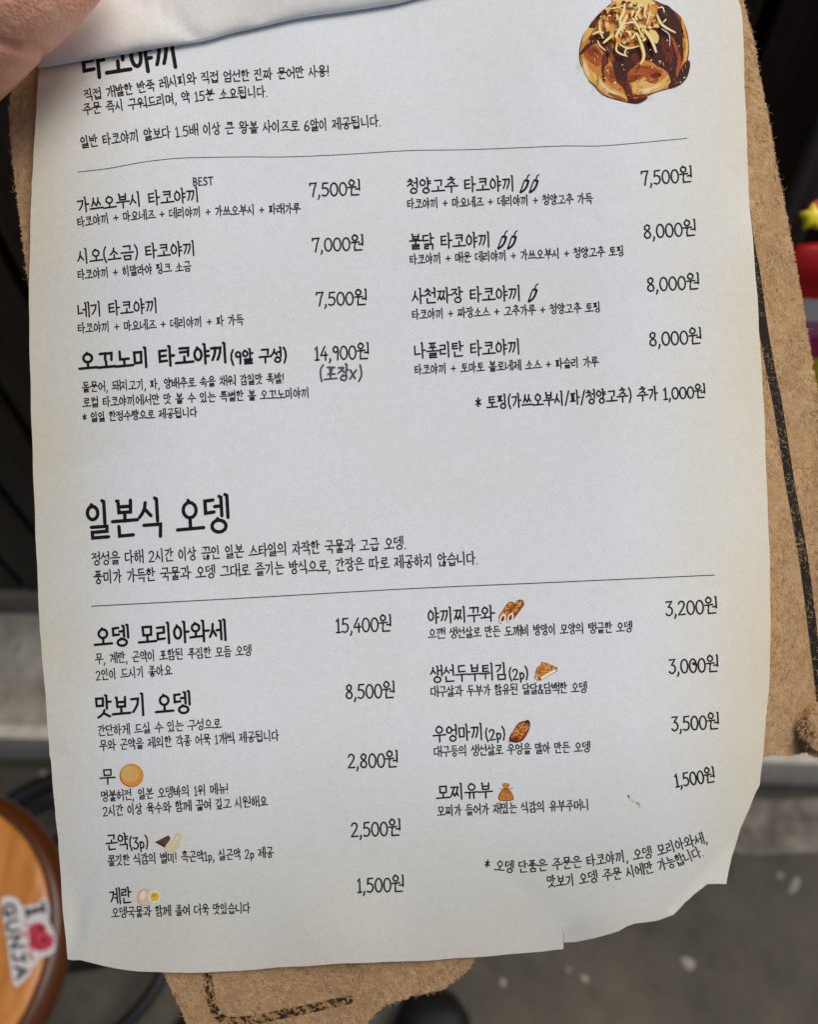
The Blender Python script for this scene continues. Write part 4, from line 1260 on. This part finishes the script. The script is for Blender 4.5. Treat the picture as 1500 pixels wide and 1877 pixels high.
for (cu, cw, ru, rv, rz, sd, an) in kb:
    bm = lump(cu, cw, zk + rz * 0.75, ru, rv, rz, sd, an)
    b0 = len(vsk)
    bm.verts.ensure_lookup_table()
    vsk += [v.co.copy() for v in bm.verts]
    fsk += [tuple(v.index + b0 for v in f.verts) for f in bm.faces]
    bm.free()
    for i in range(420):
        a = rl.uniform(0, 6.28); r_ = math.sqrt(rl.random()) * 1.02
        zz = zk + rz * 0.75 + rz * math.sqrt(max(0, 1 - min(1, r_) ** 2)) * 1.0 + 1
        x_, y_ = ru * r_ * math.cos(a), rv * r_ * math.sin(a)
        knot_specs.append(hair(cu + x_ * math.cos(an) - y_ * math.sin(an), cw + x_ * math.sin(an) + y_ * math.cos(an), zz, a + rl.uniform(-.8, .8), rl.uniform(4, 10), rl.uniform(.7, 1.3), rl.choice([0, 0, 1, 1, 2]), rl.uniform(-1, 1), 2))
kn = new_obj('thong_knot', vsk, fsk, m_suede, cover)
kf = fibres('knot_nap', knot_specs, kn)

# ================================================================== HAND
hand = empty('hand', MENU_M)
tag(hand, 'hand with its thumb pressing the turned back page onto the suede cover', 'hand')
J = {  # joints in sheet units (z towards the reader), radius
 'palm': (-290, 90, -190, 120), 'wrist': (-470, 270, -170, 125), 'arm': (-640, 600, -150, 135),
 'cmc': (-190, 190, -40, 118), 'web': (-52, 98, 30, 92), 'mcp': (6, 16, 84, 98), 'ip': (92, -40, 112, 88), 'tip': (172, -106, 100, 64), 'end': (200, -130, 94, 46)}
chain_t = ['palm', 'cmc', 'web', 'mcp', 'ip', 'tip', 'end']
fing = [[(-170, -90, -190, 62), (-40, -130, -180, 58), (90, -150, -150, 54), (190, -150, -122, 44)],
        [(-180, -10, -200, 62), (-60, -40, -196, 58), (80, -55, -160, 54), (190, -60, -128, 44)],
        [(-190, 60, -200, 58), (-80, 35, -196, 53), (60, 25, -160, 49), (160, 22, -126, 41)],
        [(-205, 120, -190, 50), (-110, 105, -186, 46), (0, 98, -154, 42), (80, 94, -128, 36)]]
sv, se, sr = [], [], []
def addv(p):
    sv.append(P(p[0], p[1], p[2])); sr.append(p[3] * K); return len(sv) - 1
ids = {n_: addv(J[n_]) for n_ in ('palm', 'wrist', 'arm', 'cmc', 'web', 'mcp', 'ip', 'tip', 'end')}
se += [(ids['palm'], ids['wrist']), (ids['wrist'], ids['arm'])]
se += [(ids[a_], ids[b_]) for a_, b_ in zip(chain_t, chain_t[1:])]
for f in fing:
    pr = ids['palm']
    for p in f:
        i_ = addv(p); se.append((pr, i_)); pr = i_
me = bpy.data.meshes.new('skin_surface')
me.from_pydata([tuple(v) for v in sv], se, [])
ho = bpy.data.objects.new('skin_surface', me)
COL.objects.link(ho)
md = ho.modifiers.new('skin', 'SKIN'); md.use_smooth_shade = True
for i, v in enumerate(me.skin_vertices[0].data):
    v.radius = (sr[i], sr[i]); v.use_root = (i == 0)
md = ho.modifiers.new('sub', 'SUBSURF'); md.levels = 2; md.render_levels = 2
dg = bpy.context.evaluated_depsgraph_get()
em = bpy.data.meshes.new_from_object(ho.evaluated_get(dg))
bpy.data.objects.remove(ho)
bm = bmesh.new(); bm.from_mesh(em)
bmesh.ops.subdivide_edges(bm, edges=bm.edges[:], cuts=3, use_grid_fill=True, smooth=0.0)
bmesh.ops.smooth_vert(bm, verts=bm.verts, factor=0.5, use_axis_x=True, use_axis_y=True, use_axis_z=True)
def crease(co, a, b, w, depth):
    p = Vector((co.x / K * D / (D - co.z) + CX, CY - co.y / K * D / (D - co.z), 0))
    ab = Vector((b[0] - a[0], b[1] - a[1], 0)); ap = p - Vector((a[0], a[1], 0))
    t = max(0, min(1, ap.dot(ab) / ab.length_squared))
    d_ = (ap - ab * t).length
    return depth * math.exp(-(d_ / w) ** 2)
bm.normal_update()
for v in bm.verts:
    k_ = 0
    for a, b, w, dp in (((-60, 60), (75, 98), 9, 13.0), ((-40, 72), (30, 86), 4, 3.0), ((45, 128), (-40, 112), 4, 2.4), ((20, 158), (-50, 140), 4, 2.0), ((-30, 30), (52, 66), 4, 1.8), ((-20, 44), (40, 72), 3, 1.4), ((20, -10), (80, 40), 4, 1.0), ((60, -30), (110, 20), 4, 1.0)):
        k_ += crease(v.co, a, b, w, dp)
    k_ += 0.8 * noise.noise(v.co * 260) - 0.4
    v.co -= v.normal * k_ * K
m2 = bpy.data.meshes.new('skin_surface'); bm.to_mesh(m2); bm.free()
m2.materials.append(m_skin)
m2.polygons.foreach_set('use_smooth', [True] * len(m2.polygons))
skin = bpy.data.objects.new('skin_surface', m2); COL.objects.link(skin); skin.parent = hand

# ================================================================== sticker lettering (lies on the seat)
inv = stool.matrix_world.inverted()
ZS = 0.4512
def seat_pt(u, v, dz=0.0):
    p = on_z(u, v, ZS)
    p = Vector((p.x - stc.x, p.y - stc.y, ZS + dz))
    return p
def flat(name, polys, m, dz, parent):
    vs, fs = [], []
    for q in polys:
        tri = geometry.tessellate_polygon([[Vector((x_, y_, 0)) for x_, y_ in q]])
        b = len(vs)
        vs += [seat_pt(x_, y_, dz) for x_, y_ in q]
        for t in tri:
            p = [q[i] for i in t]
            a2 = (p[1][0] - p[0][0]) * (p[2][1] - p[0][1]) - (p[2][0] - p[0][0]) * (p[1][1] - p[0][1])
            fs.append(tuple(b + i for i in (t if a2 < 0 else reversed(t))))
    return new_obj(name, vs, fs, m, parent, False)
SK = lambda pts: [(x_ / 3.936, 1400 + y_ / 3.936) for x_, y_ in pts]
back = SK([(8, 985), (30, 960), (90, 955), (135, 985), (160, 1025), (200, 1020), (275, 1005), (300, 970), (335, 970), (355, 1020), (355, 1100), (345, 1120), (375, 1180), (400, 1260), (395, 1340), (355, 1380), (285, 1400),
           (265, 1440), (225, 1480), (220, 1510), (145, 1590), (120, 1605), (100, 1590), (75, 1460), (55, 1300), (25, 1130)])
stk = flat('sticker', [catmull(back, 3, True)], m_stk, 0.0, stool)
stk['label'] = 'white cut out sticker with a red smiling heart'
# heart: points to the lower left, with small curling ribbons
hp = [(215, 1240), (205, 1200), (225, 1160), (265, 1145), (310, 1150), (335, 1180), (340, 1215), (375, 1235), (390, 1275), (375, 1320), (330, 1345), (285, 1350), (230, 1330), (210, 1290)]
flat('heart', [catmull(SK(hp), 4, True)], m_stk_red, 0.0004, stk)
vs, fs = [], []
for pl in ([(175, 1150), (205, 1165), (215, 1200), (190, 1220), (165, 1205)], [(160, 1230), (200, 1245), (225, 1255)], [(165, 1330), (200, 1310), (230, 1320), (225, 1350), (200, 1370)], [(205, 1370), (230, 1385), (240, 1410), (215, 1400)]):
    ribbon(SK(catmull(pl, 4)), 3.0, lambda a, b: seat_pt(a, b, 0.0005), vs, fs, 5)
new_obj('curl', vs, fs, m_stk_red, stk, False)
vs, fs = [], []
for pl in ([(250, 1215), (245, 1260), (260, 1300), (295, 1315)],):
    ribbon(SK(catmull(pl, 4)), 2.6, lambda a, b: seat_pt(a, b, 0.0007), vs, fs, 5)
for (cx_, cy_) in ((295, 1185), (322, 1272)):
    ribbon(SK(circ(cx_, cy_, 9, 12, 8)), 4.5, lambda a, b: seat_pt(a, b, 0.0007), vs, fs, 5)
new_obj('smile', vs, fs, m_stk_dark, stk, False)
def sticker_word(word, a, b, h, sw):
    """letters running from a to b, their tops pointing right"""
    strokes, W = layout(word)
    dx, dy = b[0] - a[0], b[1] - a[1]
    ln = math.hypot(dx, dy)
    tx, ty = dx / ln, dy / ln
    vs, fs = [], []
    for i, s in enumerate(strokes):
        q = [(a[0] + tx * x_ / W * ln + ty * y_ * h, a[1] + ty * x_ / W * ln - tx * y_ * h) for x_, y_ in s]
        ribbon(q, sw, lambda a_, b_: seat_pt(a_, b_, 0.0005 + 0.00005 * (i % 4)), vs, fs, 5)
    new_obj('lettering', vs, fs, m_stk_ink, stk, False)
sticker_word('GUNJA', (5, 1657), (31, 1796), 25, 5.6)
# the letter I with slab ends
flat('lettering', [SK([(195, 1055), (305, 1025), (312, 1060), (203, 1092)]), SK([(176, 1040), (196, 1036), (212, 1112), (192, 1118)]), SK([(303, 992), (323, 990), (336, 1078), (316, 1082)])], m_stk_ink, 0.0005, stk)

# ================================================================== RED TOY BAG on a wall shelf, right
m_shelf = mat('dark_shelf', srgb(40, 38, 36), 0.6, 0.3)
m_red = mat('red_plastic', srgb(164, 14, 16), 0.5, 0.3)
m_mag = mat('magenta_print', srgb(190, 36, 110), 0.4, 0.4)
m_pink2 = mat('pink_print', srgb(206, 120, 164), 0.4, 0.4)
m_wht = mat('white_print', srgb(236, 232, 230), 0.4, 0.4)
m_yel = mat('yellow_plastic', srgb(226, 206, 36), 0.35, 0.5)
m_pink = mat('pink_plastic', srgb(206, 92, 92), 0.4, 0.4)
m_grey = mat('grey_metal', srgb(112, 112, 112), 0.4, 0.5, 0.3)
BY = 0.38
FY = BY - 0.02
top_l = on_y(1437, 452, BY)
Hb = 0.235
base_z = top_l.z - Hb
pA = Vector((top_l.x + 0.008, BY, base_z))
shelf = empty('wall_shelf', Matrix.Translation((pA.x + 0.02, BY, base_z)))
tag(shelf, 'dark shelf on the board wall carrying a bright red toy bag', 'shelf')
wy = (step.matrix_world @ Vector((0.4, wall_d, 0))).y + 0.012
bm = bmesh.new(); box_bm(bm, 0.0, 0.42, -0.04, wy - BY, -0.02, -0.0005, 0.003); bm_obj('board', bm, m_shelf, shelf)
bm = bmesh.new(); box_bm(bm, 0.20, 0.22, 0.02, wy - BY, -0.14, -0.0205, 0.002); bm_obj('bracket', bm, m_shelf, shelf)
tb = empty('toy_bag', Matrix.Translation((pA.x + 0.0966, BY, base_z)))
tag(tb, 'glossy red toy bag with a yellow star on its top and magenta label', 'toy bag')
SX, SY = 0.115, 0.018
def bag_ring(z, k, ky):
    return [(SX * k * math.copysign(abs(math.cos(t)) ** .55, math.cos(t)), SY * ky * math.copysign(abs(math.sin(t)) ** .7, math.sin(t)), z) for t in (2 * math.pi * i / 40 for i in range(40))]
def bag_strip(levels, grow):
    vs, fs = [], []
    for (z, k, ky) in levels: vs += bag_ring(z, k * grow, ky * grow)
    for r_ in range(len(levels) - 1):
        for i in range(40):
            j = (i + 1) % 40
            fs.append((r_ * 40 + i, r_ * 40 + j, (r_ + 1) * 40 + j, (r_ + 1) * 40 + i))
    return vs, fs
lev = [(0.001, .9, .85), (0.012, .98, 1.0), (0.05, 1.0, 1.08), (0.10, 1.0, 1.12), (0.15, .99, 1.05), (0.19, .96, .86), (0.218, .9, .55), (Hb, .84, .25)]
vs, fs = bag_strip(lev, 1.0)
fs.append(tuple(range(7 * 40, 8 * 40))); fs.append(tuple(reversed(range(40))))
new_obj('bag_body', vs, fs, m_red, tb)
zz = lambda y_: on_y(1500, y_, FY - 0.004).z - base_z
def band(name, ya, yb, m):
    za, zb_ = max(0.012, zz(ya)), zz(yb)
    lv = [(za + (zb_ - za) * t, 1.0, 1.02 + 0.1 * math.sin(math.pi * min(1, (za + (zb_ - za) * t) / 0.2))) for t in (0, .25, .5, .75, 1)]
    vs, fs = bag_strip(lv, 1.015)
    new_obj(name, vs, fs, m, tb)
band('yellow_band', 760, 668, m_yel)
band('magenta_band', 667, 632, m_mag)
band('pink_band', 631, 606, m_pink2)
band('white_band', 605, 566, m_wht)
star = empty('star_toy', Matrix.Translation((0, 0, 0)))
sc_ = on_y(1489, 400, BY - 0.03)
star.matrix_world = Matrix.Translation(sc_) @ Matrix.Rotation(R(38), 4, 'X')
star.parent = tb; star.matrix_parent_inverse = tb.matrix_world.inverted()
star.name = 'star_clip'
def star_mesh(r0, r1, dep):
    vs, fs = [], []
    n = 10
    for z in (-dep, dep):
        for i in range(n):
            a = math.pi / 2 + math.pi * i / 5
            r_ = r0 if i % 2 == 0 else r1
            vs.append((r_ * math.cos(a), r_ * math.sin(a), z))
    vs.append((0, 0, dep * 1.8)); vs.append((0, 0, -dep * 1.2))
    for i in range(n):
        j = (i + 1) % n
        fs += [(i, j, n + j, n + i), (n + i, n + j, 2 * n), (j, i, 2 * n + 1)]
    return vs, fs
vs, fs = star_mesh(0.0078, 0.0043, 0.0022)
so = new_obj('star', vs, fs, m_yel, star); so.modifiers.new('round', 'BEVEL').width = 0.0012
bm = bmesh.new(); bmesh.ops.create_uvsphere(bm, u_segments=24, v_segments=12, radius=0.008, matrix=Matrix.Translation((0.009, 0.004, -0.008)) @ Matrix.Diagonal((1.1, .9, .7, 1)))
bm_obj('clip_ball', bm, m_pink, star)
# slanting grey post behind the bag
a_ = on_y(1506, 285, 0.47); b_ = on_y(1440, 440, 0.47)
dv = (b_ - a_).normalized()
post = empty('grey_post', Matrix.Translation(b_ + dv * 0.25))
tag(post, 'slim grey metal post leaning against the dark boards behind the red toy bag', 'post')
vs, fs = tube([dv * -0.9, Vector((0, 0, 0))], 0.011); new_obj('tube', vs, fs, m_grey, post)

# ================================================================== BLACK SHOE of the reader
m_shoe = mat('black_shoe', srgb(16, 16, 17), 0.5, 0.4)
m_sole = mat('dark_sole', srgb(28, 28, 29), 0.8, 0.2)
tip = on_z(790, 1815, 0.04)
shoe = empty('shoe', Matrix.Translation((tip.x, tip.y, 0)) @ Matrix.Rotation(R(4), 4, 'Z'))
tag(shoe, 'black shoe of the reader with its rounded toe on the dark floor', 'shoe')
def shoe_sec(y, w, z0, z1):
    return [(w * math.copysign(abs(math.cos(t)) ** .75, math.cos(t)), y, z0 + (z1 - z0) * (0.5 + 0.5 * math.copysign(abs(math.sin(t)) ** .7, math.sin(t)))) for t in (2 * math.pi * i / 24 for i in range(24))]
def loft(secs):
    vs, fs = [], []
    for s in secs: vs += s
    for r_ in range(len(secs) - 1):
        for i in range(24):
            j = (i + 1) % 24
            fs.append((r_ * 24 + i, (r_ + 1) * 24 + i, (r_ + 1) * 24 + j, r_ * 24 + j))
    fs.append(tuple(range(24))); fs.append(tuple(reversed(range((len(secs) - 1) * 24, len(secs) * 24))))
    return vs, fs
vs, fs = loft([shoe_sec(0, .012, .026, .040), shoe_sec(-.008, .028, .022, .052), shoe_sec(-.03, .043, .021, .062), shoe_sec(-.08, .049, .021, .072), shoe_sec(-.14, .042, .021, .095), shoe_sec(-.20, .036, .021, .11), shoe_sec(-.26, .034, .021, .10), shoe_sec(-.285, .022, .024, .085)])
new_obj('upper', vs, fs, m_shoe, shoe)
vs, fs = loft([shoe_sec(.004, .016, 0, .022), shoe_sec(-.006, .032, 0, .023), shoe_sec(-.03, .047, 0, .023), shoe_sec(-.08, .053, 0, .023), shoe_sec(-.15, .042, 0, .023), shoe_sec(-.25, .039, 0, .023), shoe_sec(-.29, .025, 0, .023)])
new_obj('sole', vs, fs, m_sole, shoe)
